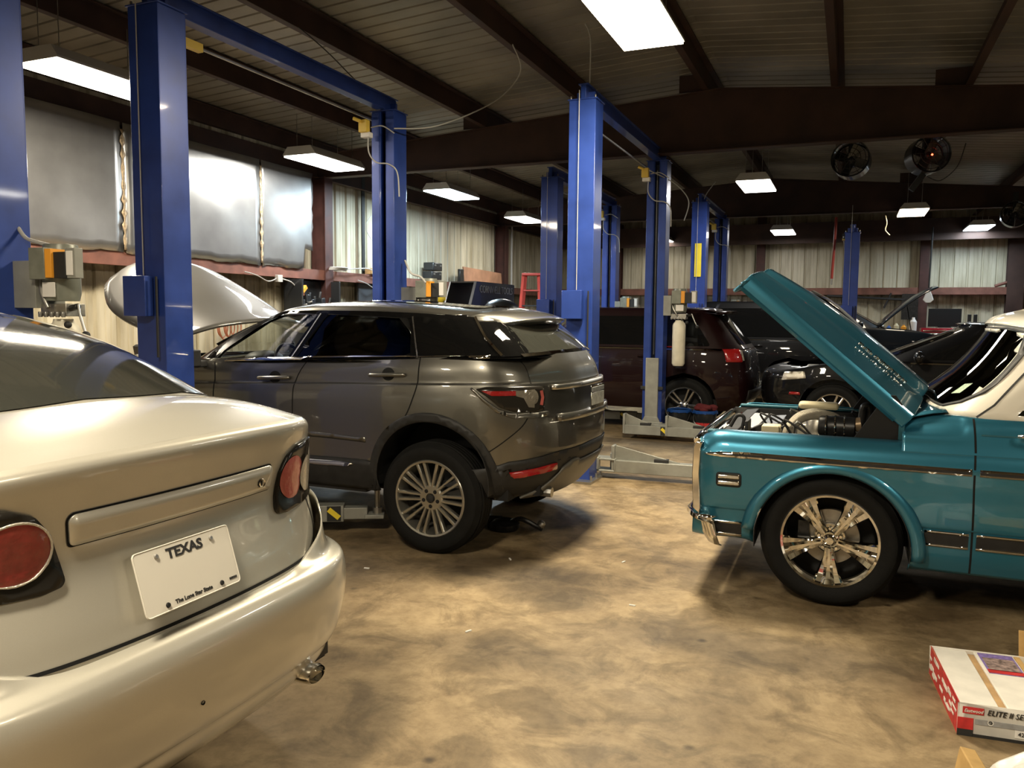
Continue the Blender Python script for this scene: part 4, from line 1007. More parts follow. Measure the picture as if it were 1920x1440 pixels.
    for s in (1, -1):
        patch('window_moulding', cab, strip_poly([(s*.705, 1.275), (s*.675, 1.36), (s*.612, 1.47), (s*.515, 1.575)], .016), 'B', .007, M_champ, t, .03, solid=.004)
        patch('side_window', cab, [(1.15, 1.30), (2.75, 1.27), (2.2, 1.53), (1.55, 1.535)], 'L' if s > 0 else 'R', .004, M_glassdark, t, .06)
    # trunk seams, garnish, plate recess
    patch('trunk_garnish', body, [(-.345, 1.060), (.345, 1.060), (.352, 1.122), (.34, 1.135), (-.34, 1.135), (-.352, 1.122)], 'B', .008, M_champ, t, .03, solid=.007, rnd=.012)
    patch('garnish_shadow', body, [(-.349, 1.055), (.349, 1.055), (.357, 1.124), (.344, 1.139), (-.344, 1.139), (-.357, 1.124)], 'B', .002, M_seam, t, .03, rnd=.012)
    patch('lock_hole', body, circle(-.292, 1.088, .011, .013, 14), 'B', .0095, M_dark, t, .01)
    MB().lathe([(.0135, 0), (.0115, .003), (.009, .0)], M_chrome, 20, T(.122, -.292, 1.088) @ Ry(-pi/2)).build('lock_ring', t)
    seam('trunk_gap', body, [(-.60, .975), (-.625, .90), (-.60, .84), (-.54, .81), (-.3, .800), (0, .797), (.3, .800), (.54, .81), (.60, .84), (.625, .90), (.60, .975)], 'B', t, .009)
    # lamps
    for s in (1, -1):
        P = [(s*y, z) for y, z in ((.365, .985), (.372, 1.03), (.392, 1.10), (.43, 1.150), (.49, 1.175), (.60, 1.185), (.72, 1.16), (.80, 1.11), (.83, 1.06), (.80, 1.01), (.70, .985), (.55, .972), (.42, .965), (.375, .972))]
        lamp = patch('tail_lamp', body, P, 'B', .010, M_smoke, t, .025, solid=.008, rnd=.008)
        if s > 0: patch('lamp_rim', body, circle(s*.470, 1.072, .081, .075, 36), 'B', .015, M_clearlens, lamp, .02, solid=.004, holes=[circle(s*.470, 1.072, .076, .070, 36)])
        patch('lamp_lens', body, circle(s*.470, 1.072, .077, .071, 36), 'B', .012, M_redhazy if s < 0 else M_reddeep, lamp, .012, dome=.006)
        patch('lamp_lens', body, circle(s*.572, 1.066, .052, .064, 30), 'B', .018, M_clearlens, lamp, .012, dome=.006)
        patch('lamp_lens', body, circle(s*.725, 1.078, .048, .066, 30), 'B', .012, M_clearlens, lamp, .015, dome=.012)
    # bumper : its own skin standing off the tail
    def bl(z, rear, side, corner):
        r = [(rear, 0), (rear+.004, .25), (rear+.015*corner, .45), (rear+.05*corner, .62), (rear+.12*corner, .745*side/.9), (rear+.23*corner, .83*side/.9), (rear+.40*corner, .875*side/.9), (.68, .885*side/.9)]
        return [(x, y, z) for x, y in r]
    bn = [bl(.36, .16, .84, 1.0), bl(.42, .105, .865, 1.0), bl(.465, .085, .875, 1.0), bl(.485, .065, .885, 1.0), bl(.53, .045, .892, 1.0), bl(.62, .024, .900, 1.0), bl(.70, .018, .900, 1.0), bl(.745, .024, .896, 1.0), bl(.768, .036, .890, 1.0)]
    for zc, x0, dz in ((.780, .058, (0, 0, 0, .004, .012, .022, .030, .035)), (.785, .075, (0, 0, .002, .02, .055, .075, .085, .09)), (.788, .092, (0, 0, .01, .075, .14, .17, .185, .19))):
        k_ = (x0-.036)/.056
        hug = [(x0, 0), (x0+.004, .25), (x0+.02, .44), (.075+.065, .60), (.075+.14, .695), (.075+.25, .785), (.075+.42, .848), (.68, .872)]; out_ = bl(.768, .036, .890, 1.0)
        bn.append([(o[0]+(h[0]-o[0])*k_**.6, o[1]+(h[1]-o[1])*k_**.6, zc+d) for o, h, d in zip(out_, hug, dz)])
    A = np.array(bn); B = A[:, 1:][:, ::-1].copy(); B[..., 1] *= -1
    bs = Skin(np.concatenate([B, A], axis=1), 4, 5, (-1, 0, .3))
    bmesh_ = bs.mesh([circ_hole(.98, .53, .345, 0)]); bmesh_.build('bumper', t, M_champ, smooth=60, recalc=False, solid=.004)
    MB().lathe([(.001, 0), (.006, 0), (.006, .004)], M_dark, 10, T(.034, .06, .575) @ Ry(-pi/2)).build('bumper_hole', t)
    # plate
    P = thing('number_plate', (.083, .045, .925), 0); P.parent = t; P.scale = (1.07, 1.07, 1.07)
    lean = radians(17)
    Mp = Matrix.Identity(4) @ Ry(lean)
    mb = MB(); pl = roundpoly([(-.1525, -.076), (.1525, -.076), (.1525, .076), (-.1525, .076)], .012); F_ = Mp @ Rz(-pi/2) @ Rx(pi/2)
    mb.prism(pl, -.0, .002, M_platew, F_); o = mb.build('plate_face', P, bevel=.0)
    rim = MB(); rim.tube([F_ @ Vector((x, y, .001)) for x, y in pl+[pl[0]]], .0022, M_platew, 6); rim.build('plate_rim', P)
    text('plate_text', 'TEXAS', .034, P, F_ @ T(.0, .052, .0022), M_ink, .0008, weight=.0012, squash=1.15)
    text('plate_text', 'The Lone Star State', .0135, P, F_ @ T(-.005, -.062, .0022), M_ink, .0006, weight=.0005, squash=1.1)
    mb = MB()
    for i in range(6): mb.box((.118+i*.0045, -.060, .0026), (.0032, .006, .001), M_ink, M=F_)
    mb.build('plate_sticker', P)
    for x, y in ((-.088, .056), (.088, .056), (-.088, -.062), (.088, -.062)):
        MB().lathe([(.001, .005), (.005, .005), (.0065, .002), (.0065, 0)], M_steel if y > 0 else M_dark, 10, F_ @ T(x, y, .001)).build('plate_screw', P)
    # exhaust, wheels, floor
    mb = MB(); mb.lathe([(.048, -.12), (.050, -.01), (.044, .0), (.040, -.02), (.038, -.12)], M_chrome, 24, T(.10, -.52, .395) @ Ry(-pi/2) @ Matrix.Diagonal((.62, 1, 1, 1))); mb.build('exhaust_tip', t, smooth=50)
    MB().box((2.2, 0, .42), (4.0, 1.4, .10), M_dark).box((.35, 0, .48), (.4, 1.3, .14), M_plastic).build('underbody', t)
    for x in (.98, 3.68):
        for s in (1, -1):
            arch_liner(t, x, .53, .35, s*.84, s*.5); wheel(t, x, s*.775, .36, .315, .225, .20, 'multi', s, .3)
    # pads of the lift hold it: nothing else
    return t
build_sedan()
# ------------------------------------------------------------------ teal pickup, hood up
def build_truck():
    t = thing('pickup_truck', (-.055, 5.545, 0), pi, 'teal and white classic pickup truck with raised hood and chrome five-spoke wheel', 'pickup truck')
    # x forward. body side rails from front fender to behind the door
    xs = [.725, .70, .62, .45, .2, 0, -.2, -.40, -.55, -.80, -1.2, -1.9, -2.5]
    def ztop(x): return .955 if x > -.34 else .955
    prof = [(.27, .855), (.34, .875), (.42, .885), (.50, .897), (.52, .905), (.62, .918), (.74, .922), (.82, .930), (.845, .926), (.89, .912), (.925, .885), (.945, .850), (.952, .80)]
    net = []
    for x in xs:
        row = []
        fr = max(0, (x-.62)/.11)
        for z, y in prof:
            if x > .3: z = max(z, .33+.4*(z-.27)) if z < .42 else z
            yy = y-.035*fr*fr; zz = z
            if z > .88: zz = z-.055*fr*fr if x > .5 else z
            row.append((x-.0*z+( .045*(1-z) if x > .6 else 0)-.02*(z-.5)*(x > .6), yy, zz))
        net.append(row)
    for s in (1, -1):
        N = [[(x, y*s, z) for x, y, z in r] for r in net]
        side = Skin(N, 4, 4, (0, s, .2))
        R_ = .405
        m = side.mesh([circ_hole(0, .355, R_)]); m.build('fender', t, M_teal, smooth=50, recalc=False, solid=.006)
        S = 'L' if s > 0 else 'R'
        if s > 0: near = side
        # flared lip
        mb = MB(); P = []
        for k in range(37):
            a = .12+(pi-.05)*k/36
            P.append([(R_*cos(a)*k_, s*y_, .355+R_*sin(a)*k_) for k_, y_ in ((1.17, .905+.012*(sin(a) > 0)), (1.13, .926), (1.085, .938), (1.03, .936), (1.0, .925), (1.0, .86))])
        for row in P:
            pass
        mb.grid(P, M_teal); mb.build('wheel_arch', t, smooth=60, solid=.003)
        arch_liner(t, 0, .355, R_-.002, s*.90, s*.50)
        # belt trim and rocker strips
        patch('side_trim', side, strip_poly([(.685, .822), (.60, .826), (.45, .828), (0, .824), (-.66, .822)], [.008, .026, .034, .034, .034]), S, .006, M_chrome, t, .03, solid=.004)
        patch('side_trim_inlay', side, strip_poly([(.60, .826), (.45, .828), (0, .824), (-.66, .822)], [.004, .012, .014, .014]), S, .0105, M_plastic, t, .03)
        patch('side_trim', side, strip_poly([(-.695, .822), (-2.4, .822)], .034), S, .006, M_chrome, t, .05, solid=.004)
        patch('side_trim_inlay', side, strip_poly([(-.695, .822), (-2.4, .822)], .014), S, .0105, M_plastic, t, .05)
        for a, b in (((-.46, .475), (-.665, .475)), ((-.70, .475), (-2.4, .475)), ((.655, .410), (.47, .410))):
            zc = a[1]
            patch('rocker_band', side, [(a[0], zc-.055), (b[0], zc-.055), (b[0], zc+.015), (a[0], zc+.015)], S, .004, M_plastic, t, .04)
            patch('rocker_trim', side, [(a[0], zc+.012), (b[0], zc+.012), (b[0], zc+.026), (a[0], zc+.026)], S, .007, M_chrome, t, .04, solid=.004)
            patch('rocker_trim', side, [(a[0], zc-.062), (b[0], zc-.062), (b[0], zc-.048), (a[0], zc-.048)], S, .007, M_chrome, t, .04, solid=.004)
        # side marker
        o = patch('side_marker', side, [(.615, .640), (.475, .640), (.475, .722), (.615, .722)], S, .005, M_plastic, t, .03, rnd=.02, solid=.003)
        for zc in (.700, .664):
            patch('marker_lens', side, [(.605, zc-.013), (.487, zc-.013), (.487, zc+.013), (.605, zc+.013)], S, .010, M_chrome, o, .02, solid=.003, rnd=.006)
            patch('marker_lens', side, [(.598, zc-.006), (.492, zc-.006), (.492, zc+.006), (.598, zc+.006)], S, .0135, M_clearlens, o, .02)
        seam('door_gap', side, [(-.675, .95), (-.672, .8), (-.68, .5), (-.682, .28)], S, t, .010)
        seam('cowl_seam', side, [(-.42, .928), (-.66, .921)], S, t, .006)
    # cowl and door upper shell (rises from the fender to the windshield base)
    for s in (1, -1):
        n2 = []
        for x, zt, yt in ((-.335, 1.035, .755), (-.40, 1.060, .765), (-.50, 1.085, .775), (-.60, 1.092, .80), (-.70, 1.090, .825), (-1.2, 1.088, .83), (-2.4, 1.085, .83)):
            n2.append([(x, s*.905, .90), (x, s*.888, .945), (x, s*.872, 1.0), (x, s*(yt+.03), zt-.035), (x, s*yt, zt), (x, s*(yt-.05), zt+.008)])
        up = Skin(n2, 4, 4, (0, s, .3)); up.mesh().build('door_shoulder', t, M_teal, smooth=60, recalc=False, solid=.006)
        seam('door_gap', up, [(-.665, 1.088), (-.672, 1.0), (-.675, .92)], 'L' if s > 0 else 'R', t, .010)
        patch('shoulder_crease', up, strip_poly([(-.70, 1.010), (-2.3, 1.010)], .008), 'L' if s > 0 else 'R', .003, M_teald, t, .05)
    mb = MB(); P = []
    for x, z in ((-.335, 1.06), (-.40, 1.085), (-.48, 1.105), (-.55, 1.115)): P.append([(x-.12*(1-(y/.78)**2)*0, y, z+.02*(1-(y/.78)**2)) for y in np.linspace(-.78, .78, 15)])
    mb.grid(P, M_teal); mb.build('cowl_panel', t, smooth=60, solid=.004)
    for i in range(9):
        y = .52-.13*i
        MB().box((-.425, y, 1.108), (.11, .055, .010), M_chrome, ry=radians(-24), rz=radians(20)).build('cowl_louver', t, bevel=.003)
    mb = MB(); mb.box((-.33, 0, .92), (.012, 1.56, .30), M_dark); mb.build('firewall', t)
    # black inner cowl bracket at the hood hinge
    for s in (1, -1):
        mb = MB(); mb.prism([(-.10, .945), (-.33, .945), (-.335, 1.14), (-.30, 1.19), (-.25, 1.19), (-.21, 1.12)], s*.77, s*.79, M_dark, Matrix(((1, 0, 0, 0), (0, 0, 1, 0), (0, 1, 0, 0), (0, 0, 0, 1))))
        mb.box((-.335, s*.775, 1.0), (.03, .05, .10), M_teald); mb.build('hood_hinge', t, bevel=.003)
    # cab : white pillars, roof, glass
    pil = M_white
    b0 = [(-.47, 0, 1.135), (-.475, .25, 1.132), (-.495, .50, 1.120), (-.55, .70, 1.10), (-.64, .80, 1.092), (-.80, .828, 1.09), (-1.2, .83, 1.088), (-1.8, .83, 1.088), (-1.95, .72, 1.09), (-1.98, .35, 1.09), (-1.98, 0, 1.09)]
    b1 = [(-.69, 0, 1.33), (-.695, .24, 1.328), (-.715, .46, 1.32), (-.77, .64, 1.31), (-.87, .735, 1.30), (-.99, .765, 1.30), (-1.30, .77, 1.30), (-1.76, .77, 1.30), (-1.88, .66, 1.30), (-1.90, .32, 1.30), (-1.90, 0, 1.30)]
    b2 = [(-.845, 0, 1.550), (-.85, .22, 1.548), (-.87, .42, 1.540), (-.92, .585, 1.530), (-1.01, .665, 1.522), (-1.12, .695, 1.522), (-1.35, .70, 1.53), (-1.70, .70, 1.53), (-1.80, .6, 1.53), (-1.82, .29, 1.53), (-1.82, 0, 1.53)]
    b3 = [(-.835, 0, 1.585), (-.84, .23, 1.583), (-.862, .44, 1.576), (-.91, .61, 1.566), (-1.01, .69, 1.558), (-1.12, .715, 1.558), (-1.35, .72, 1.562), (-1.70, .72, 1.562), (-1.80, .62, 1.56), (-1.83, .3, 1.56), (-1.83, 0, 1.56)]
    b4 = [(-.90, 0, 1.635), (-.905, .21, 1.633), (-.925, .40, 1.628), (-.97, .55, 1.620), (-1.04, .62, 1.612), (-1.12, .64, 1.61), (-1.3, .645, 1.625), (-1.66, .645, 1.62), (-1.74, .55, 1.615), (-1.77, .27, 1.61), (-1.77, 0, 1.61)]
    b5 = [(-1.0-.05*i, 0, 1.665) for i in range(11)]
    A_ = mirror_net([b0, b1, b2, b3, b4, b5]); cab = Skin(A_, 6, 5)
    ws = [(-.60, 1.135), (-.3, 1.150), (.3, 1.150), (.60, 1.135), (.675, 1.165), (.70, 1.22), (.64, 1.42), (.575, 1.53), (.4, 1.548), (-.4, 1.548), (-.575, 1.53), (-.64, 1.42), (-.70, 1.22), (-.675, 1.165)]
    sw = [(-.86, 1.115), (-1.75, 1.115), (-1.68, 1.50), (-1.19, 1.50)]
    def fh(v): return v.x > -1.12 and v.z < 1.6 and inpoly(v.y, v.z, ws)
    def fs(v):
        q = nearest_on(v.y, v.z, ws); return Vector((v.x, q[0], q[1]))
    def sh(v): return abs(v.y) > .6 and inpoly(v.x, v.z, sw)
    def ss(v):
        q = nearest_on(v.x, v.z, sw); return Vector((q[0], v.y, q[1]))
    cab.mesh([(fh, fs), (sh, ss)]).build('cab', t, M_white, smooth=50, recalc=False, solid=.02)
    patch('windshield', cab, ws, 'F', .001, M_glasstint, t, .06)
    for S in 'LR': patch('side_window', cab, sw, S, .001, M_glasstint, t, .08)
    patch('windshield_seal', cab, [(y*1.035, 1.34+(z-1.34)*1.045) for y, z in ws], 'F', .006, M_plastic, t, .05, holes=[ws], solid=.004)
    patch('drip_rail', cab, strip_poly([(-1.06, 1.50), (-1.10, 1.545), (-1.2, 1.556), (-1.7, 1.56)], .014), 'L', .010, M_chrome, t, .04, solid=.006)
    patch('pillar_gap', cab, strip_poly([(-.68, 1.095), (-.76, 1.16), (-.90, 1.33), (-1.06, 1.51)], .009), 'L', .003, M_plastic, t, .03)
    patch('inspection_sticker', cab, [(.535, 1.19), (.60, 1.20), (.59, 1.255), (.53, 1.245)], 'F', .004, mat('sticker_green', (.42, .55, .40), .5, var=.4, vscale=80), t, .03)
    MB().box((-1.5, 0, .75), (.6, 1.4, .7), M_seat).box((-.85, 0, 1.0), (.3, 1.45, .16), M_dark).build('bench_seat', t, bevel=.05)
    mb = MB(); Mw = T(-1.0, -.38+.76, 1.12) @ Ry(radians(60)); mb.tube([Mw @ Vector((.19*cos(2*pi*k/40), .19*sin(2*pi*k/40), 0)) for k in range(41)], .013, M_cream, 8); mb.build('steering_wheel', t, smooth=60)
    MB().box((-.88, 0, 1.50), (.02, .26, .07), M_plastic).build('rear_view_mirror', t, bevel=.01)
    # door handle
    mb = MB(); mb.tube(bez([(-.86, .905, 1.018), (-.89, .935, 1.022), (-.96, .945, 1.020), (-1.02, .925, 1.015)], 5), .012, M_chrome, 8); mb.build('door_handle', t, smooth=60)
    patch('handle_recess', near, circle(-.87, .90, .001, .001), 'L', .002, M_teald, t) if 0 else None
    # hood, raised : near edge hinge (-.33,1.10) lead (.50,1.83)
    Hn = []
    import numpy as _n
    Lh = sqrt(.83**2+.72**2); ang = atan2(.72, .83)
    def hp(u, n): # along hood, normal offset
        return (-.36+u*.83/Lh*Lh-n*sin(ang)*1. , 1.13+u*.72-n*-cos(ang)*1.)
    rows = []
    ys = [.80, .80, .79, .765, .60, .47, .42, .34, .17, 0]
    bulge = [-.10, -.05, -.014, .0, .055, .085, .082, .135, .155, .16]
    for u in (-.05, .0, .25, .5, .75, .93, .985, 1.0):
        r = []
        for y, b in zip(ys, bulge):
            k = 1.0-.5*max(0, u)**3
            x, z = hp(u, b*k if b > 0 else b); r.append((x, y, z))
        rows.append(r)
    lip = []      # nose turned down at the lead edge
    for d, o_ in ((.03, .004), (.10, .02), (.145, .05)):
        r = []
        for y, b in zip(ys, bulge):
            x, z = hp(1.0+(o_*.3 if b >= -.02 else 0), max(-.13, b*.5-d) if b >= -.02 else b-.01*d)
            r.append((x+.0, y, z))
        lip.append(r)
    rows += lip
    A = np.array(rows); B = A[:, :-1][:, ::-1].copy(); B[..., 1] *= -1
    hood = Skin(np.concatenate([A, B], axis=1), 5, 4, (-.6, 0, .8)); hm = hood.mesh(); hm.build('hood', t, M_teal, smooth=45, recalc=False, solid=.018)
    # hood side flange
    for s in (1, -1):
        P = []
        for u in np.linspace(0, 1.0, 9):
            a = hp(u, -.085); b = hp(u, -.10); P.append([(a[0], s*.80, a[1]), (b[0], s*.785, b[1])])
        MB().grid(P, M_teal).build('hood_flange', t, solid=.012)
    mb = MB(); P = []
    for u in (0.02, .98):
        a = hp(u, -.06); P.append([(a[0], y, a[1]) for y in (-.78, .78)])
    mb.grid(P, M_plastic); mb.build('hood_inner', t, solid=.01)
    # badge lettering on the hood bulge flank
    a0 = hp(.56, .05); fr = Matrix(((-cos(ang), 0, -sin(ang), 0), (0, -1, 0, 0), (-sin(ang), 0, cos(ang), 0), (0, 0, 0, 1)))
    # x axis runs down the hood toward the hinge, y axis across
    ex = Vector((-cos(ang), 0, -sin(ang))); ez = Vector((-sin(ang), 0, cos(ang))); ey = ez.cross(ex)
    for s, yy in ((1, .375),):
        p = hp(.22, .082); tilt = radians(14)
        Mx = Matrix((ex, ey, ez)).transposed().to_4x4(); Mx.translation = Vector((p[0], .535, p[1]))
        text('hood_badge', 'FUEL INJECTION', .048, t, Mx @ Rx(radians(13)) @ T(0, 0, .004), M_chrome, .006, weight=.001, squash=.95)
    # front bezel, grille, bumper
    mb = MB()
    for s in (1, -1):
        P = [(.735, .885), (.748, .855), (.752, .70), (.742, .50), (.705, .47), (.700, .50), (.712, .70), (.708, .85), (.695, .885)]
        mb.prism(P, s*.80, s*.925, M_chrome, Matrix(((1, 0, 0, 0), (0, 0, 1, 0), (0, 1, 0, 0), (0, 0, 0, 1))))
    mb.tube([(.735, -.88, .885), (.745, -.6, .895), (.745, .6, .895), (.735, .88, .885)], .022, M_chrome, 10)
    for z in (.80, .72, .64, .56): mb.box((.725, 0, z), (.02, 1.1, .022), M_chrome)
    for s in (1, -1): mb.lathe([(.001, .0), (.09, .0), (.10, .012), (.11, .0), (.115, -.03)], M_chrome, 28, T(.735, s*.70, .70) @ Ry(pi/2))
    mb.box((.70, 0, .70), (.02, 1.7, .36), M_dark); mb.build('grille', t, bevel=.004)
    mb = MB(); Pb = []
    for y in (-.95, -.90, -.75, -.4, 0, .4, .75, .90, .95):
        e = .03+.10*max(0, (abs(y)-.72)/.23)**2
        Pb.append([(.80-e-.03, y, .475), (.835-e, y, .465), (.84-e, y, .44), (.79-e, y, .425), (.775-e, y, .36), (.74-e, y, .305), (.70-e, y, .30)])
    mb.grid(Pb, M_chrome)
    for s in (1, -1): mb.grid([[(.77-.10-i*.075, s*(.955-.0*i), .472), (.80-.10-i*.07, s*.958, .455), (.76-.10-i*.05, s*.955, .42), (.745-.10-i*.045, s*.955, .36), (.71-.10-i*.03, s*.95, .305)] for i in range(2)], M_chrome)
    mb.build('front_bumper', t, smooth=45, solid=.006)
    # engine bay: inner fenders, radiator core, fan shroud, intake, hose, battery, booster
    mb = MB()
    for s in (1, -1): mb.box((.20, s*.72, .80), (1.05, .02, .24), M_plastic)
    mb.box((.2, 0, .50), (1.0, 1.4, .04), M_dark); mb.build('inner_fender', t)
    for s in (1, -1): MB().box((.19, s*.765, .935), (1.0, .07, .016), M_teald).build('fender_rail', t, bevel=.004)
    mb = MB(); mb.box((.56, 0, .76), (.05, 1.05, .30), M_plastic).box((.59, 0, .905), (.09, 1.35, .025), M_plastic, ry=.12).box((.665, 0, .895), (.07, 1.45, .02), M_chrome, ry=.3); mb.box((.50, .0, .90), (.10, .8, .04), M_alu); mb.build('radiator', t, bevel=.005)
    mb = MB(); mb.box((.40, .02, .90), (.14, .9, .015), mat('black_shroud', (.05, .05, .048), .3, .4), rz=.0, ry=.1); mb.box((.44, .40, .90), (.09, .05, .07), M_plastic, ry=.5); mb.build('fan_shroud', t, bevel=.005)
    mb = MB(); mb.box((.05, 0, .72), (.55, .6, .26), M_engine).box((.05, 0, .88), (.38, .20, .08), M_alu)
    for s in (1, -1): mb.box((.03, s*.26, .80), (.50, .14, .09), M_alu, rx=s*-.5)
    mb.lathe([(.001, .10), (.07, .10), (.08, .08), (.08, .0)], M_alu, 20, T(.10, .1, .87)); mb.build('engine', t, bevel=.01)
    mb = MB(); mb.tube(bez([(.27, .45, .86), (.255, .45, .93), (.20, .44, 1.0), (.12, .42, 1.025), (.04, .38, 1.01), (.0, .34, .99)], 6), .034, M_braid, 14); mb.build('radiator_hose', t, smooth=60)
    mb = MB()
    mb.tube([(.34, .50, .93), (.30, .50, .93)], .03, M_cream, 12); mb.box((.36, .50, .92), (.10, .12, .07), M_cream); mb.build('coolant_bottle', t, bevel=.006)
    mb = MB(); mb.box((.12, -.35, 1.0), (.26, .10, .05), M_cream); mb.build('washer_bottle', t, bevel=.02)
    mb = MB(); mb.lathe([(.001, .10), (.055, .10), (.062, .09), (.066, .0), (.062, -.10), (.001, -.10)], M_engine, 24, T(-.01, .46, .96) @ Ry(pi/2) @ Rx(.1))
    for i in range(3): mb.lathe([(.067, -.006), (.070, 0), (.067, .006)], M_chrome, 24, T(.05-.05*i, .46, .96) @ Ry(pi/2))
    mb.tube([(-.08, .46, .97), (-.14, .46, .98)], .045, mat('tan_canister', (.36, .26, .16), .3, .5), 18); mb.build('alternator', t, smooth=45)
    mb = MB(); mb.tube(bez([(-.14, .28, .90), (-.15, .28, 1.05), (-.17, .28, 1.075), (-.19, .28, 1.05), (-.19, .28, .92)], 5), .022, M_engine, 10); mb.build('intake_pipe', t, smooth=60)
    mb = MB(); mb.box((-.27, .40, .93), (.16, .20, .14), M_plastic).box((-.27, .40, 1.01), (.15, .18, .02), M_satin).box((-.25, .44, 1.025), (.05, .05, .02), M_paper); mb.build('battery', t, bevel=.004)
    rnd_ = random.Random(3)
    for i in range(14):
        mb = MB(); x = rnd_.uniform(-.2, .4); y = rnd_.uniform(-.5, .6); mb.tube(bez([(x, y, .86), (x+rnd_.uniform(-.1, .1), y+.05, .95+rnd_.uniform(0, .05)), (x-.12, y+rnd_.uniform(-.15, .15), .88)], 5), .007, M_blkcable if i % 3 else M_steel, 6); mb.build('wire', t, smooth=60)
    mb = MB(); mb.box((.49, .55, .935), (.02, .16, .10), M_plastic).tube(bez([(.60, .5, .93), (.56, .5, 1.0), (.52, .5, .99), (.53, .5, .92)], 5), .012, M_plastic, 8); mb.build('hood_latch', t, bevel=.004)
    # frame and wheels
    MB().box((-1.25, 0, .38), (3.0, 1.2, .12), M_dark).box((-1.5, .80, .33), (1.6, .06, .10), M_dark).build('underbody', t)
    for s in (1, -1): wheel(t, 0, s*.755, .372, .372, .264, .24, 'chrome', s, pi)
    return t
build_truck()
# ------------------------------------------------------------------ generic body for the cars further back
def generic_car(name, loc, rz, label, pm, L=4.7, W=1.88, H=1.70, wb=2.8, over=.95, belt=1.08, wheelr=.37, rimr=.25, kind='five', suv=True, hood_open=False, hood_h=1.0, base=.28, zoff=0., bonnet=None, wheels=True):
    """x = 0 at rear axle, forward +x"""
    t = thing(name, (loc[0], loc[1], zoff), rz, label, 'car')
    hw = W/2; xr = -over; xf = L-over; xc = wb+ -.55      # cowl
    rt = .1 if suv else .75                               # rear roof setback from the tail
    def rl(z, dr=0, df=0, sy=1.):
        return [(xr+dr, 0, z), (xr+dr+.01, hw*.35, z), (xr+dr+.05, hw*.66*sy, z), (xr+dr+.16, hw*.86*sy, z), (xr+dr+.42, hw*.96*sy, z), (0, hw*sy, z), (wb*.35, hw*.985*sy, z), (wb*.7, hw*.985*sy, z), (wb, hw*sy, z), (wb+.35, hw*.95*sy, z), (xf-df-.18, hw*.80*sy, z), (xf-df-.04, hw*.5*sy, z), (xf-df, hw*.25, z), (xf-df+.01, 0, z)]
    net = [rl(base, .12, .12, .93), rl(base+.14, .03, .03, .98), rl(base+.32, 0, 0, 1.), rl((base+belt)/2+.15, .03, .02, 1.005), rl(belt-.12, .06, .07, .985), rl(belt-.03, .09, .2, .96), rl(belt, .13, .32, .93)]
    nn = []
    for r in net:
        nn.append([(x, y, z-(.10 if x > wb+.2 else .04 if x > xc else 0)*max(0, (z-belt+.25)/.25)) for x, y, z in r])
    body = Skin(mirror_net(nn), 3, 4); body.mesh([circ_hole(0, wheelr+.02, wheelr+.055), circ_hole(wb, wheelr+.02, wheelr+.055)]).build('body', t, pm, smooth=50, recalc=False)
    # bonnet / deck cap
    if not hood_open:
        P = [[(xc-.15, y, belt+.02) for y in np.linspace(-hw*.9, hw*.9, 9)], [(xc+.3, y, belt+.035*(1-(y/hw)**2)) for y in np.linspace(-hw*.91, hw*.91, 9)], [(wb+.2, y, belt-.06+.03*(1-(y/hw)**2)) for y in np.linspace(-hw*.9, hw*.9, 9)], [(xf-.42, y, belt-.13) for y in np.linspace(-hw*.76, hw*.76, 9)]]
        MB().grid(P, pm).build('hood', t, smooth=60, solid=.01)
    else:
        MB().box(((xc+xf)/2, 0, belt-.28), (xf-xc-.5, W*.8, .22), M_engine).box((wb+.1, .2, belt-.15), (.5, .5, .08), M_alu).build('engine', t, bevel=.02)
        hl = xf-xc-.25; a = bonnet or radians(42); z0 = belt+.02; P = []
        for i in range(7):
            u = i/6*hl; cz = .03*sin(pi*i/6)-.05*max(0, (i-4)/2)**2
            P.append([(xc-.02+u*cos(a)-(cz+.07*(1-(y/hw)**2))*sin(a), y*(1-.10*(i/6)**2), z0+u*sin(a)+(cz+.07*(1-(y/hw)**2))*cos(a)) for y in np.linspace(-hw*.88, hw*.88, 11)])
        MB().grid(P, pm).build('hood', t, smooth=60, solid=.02)
        mb = MB(); mb.tube([(wb+.1, hw*.8, belt-.15), (xc+.55*hl*cos(a), hw*.78, z0+.55*hl*sin(a))], .01, M_plastic); mb.build('hood_strut', t)
    if not suv:
        P = [[(xr+.15, y, belt+.0) for y in np.linspace(-hw*.8, hw*.8, 9)], [(xr+.6, y, belt+.03) for y in np.linspace(-hw*.9, hw*.9, 9)]]
        MB().grid(P, pm).build('trunk_lid', t, smooth=60, solid=.01)
    xg = xr+.12 if suv else xr+.62
    ry = hw*.70
    g0 = [(xg, 0, belt), (xg+.01, hw*.4, belt), (xg+.06, hw*.68, belt), (xg+.22, hw*.88, belt), (xg+.6, hw*.93, belt), (wb*.45, hw*.93, belt), (xc-.45, hw*.92, belt), (xc-.12, hw*.80, belt), (xc+.05, hw*.5, belt), (xc+.10, 0, belt)]
    rxr = xg+(.42 if suv else .75); rxf = xc-(.62 if suv else .85); zt = H-.08
    g1 = [(rxr, 0, zt), (rxr+.01, hw*.35, zt), (rxr+.03, hw*.55, zt-.01), (rxr+.12, hw*.70, zt-.02), (rxr+.4, hw*.74, zt), (wb*.42, hw*.75, zt+.01), (rxf-.2, hw*.73, zt), (rxf-.04, hw*.62, zt-.01), (rxf, hw*.38, zt), (rxf+.02, 0, zt)]
    g2 = [(x*.93+.07*1.0, y*.8, H-.01) for x, y, z in g1]; g3 = [(.25*1.0+x*.7, 0, H+.01) for x, y, z in g1]
    cab = Skin(mirror_net([g0, g1, g2, g3]), 5, 4); cab.mesh().build('roof', t, pm, smooth=50, recalc=False)
    zb = belt+.03; zT = zt-.05
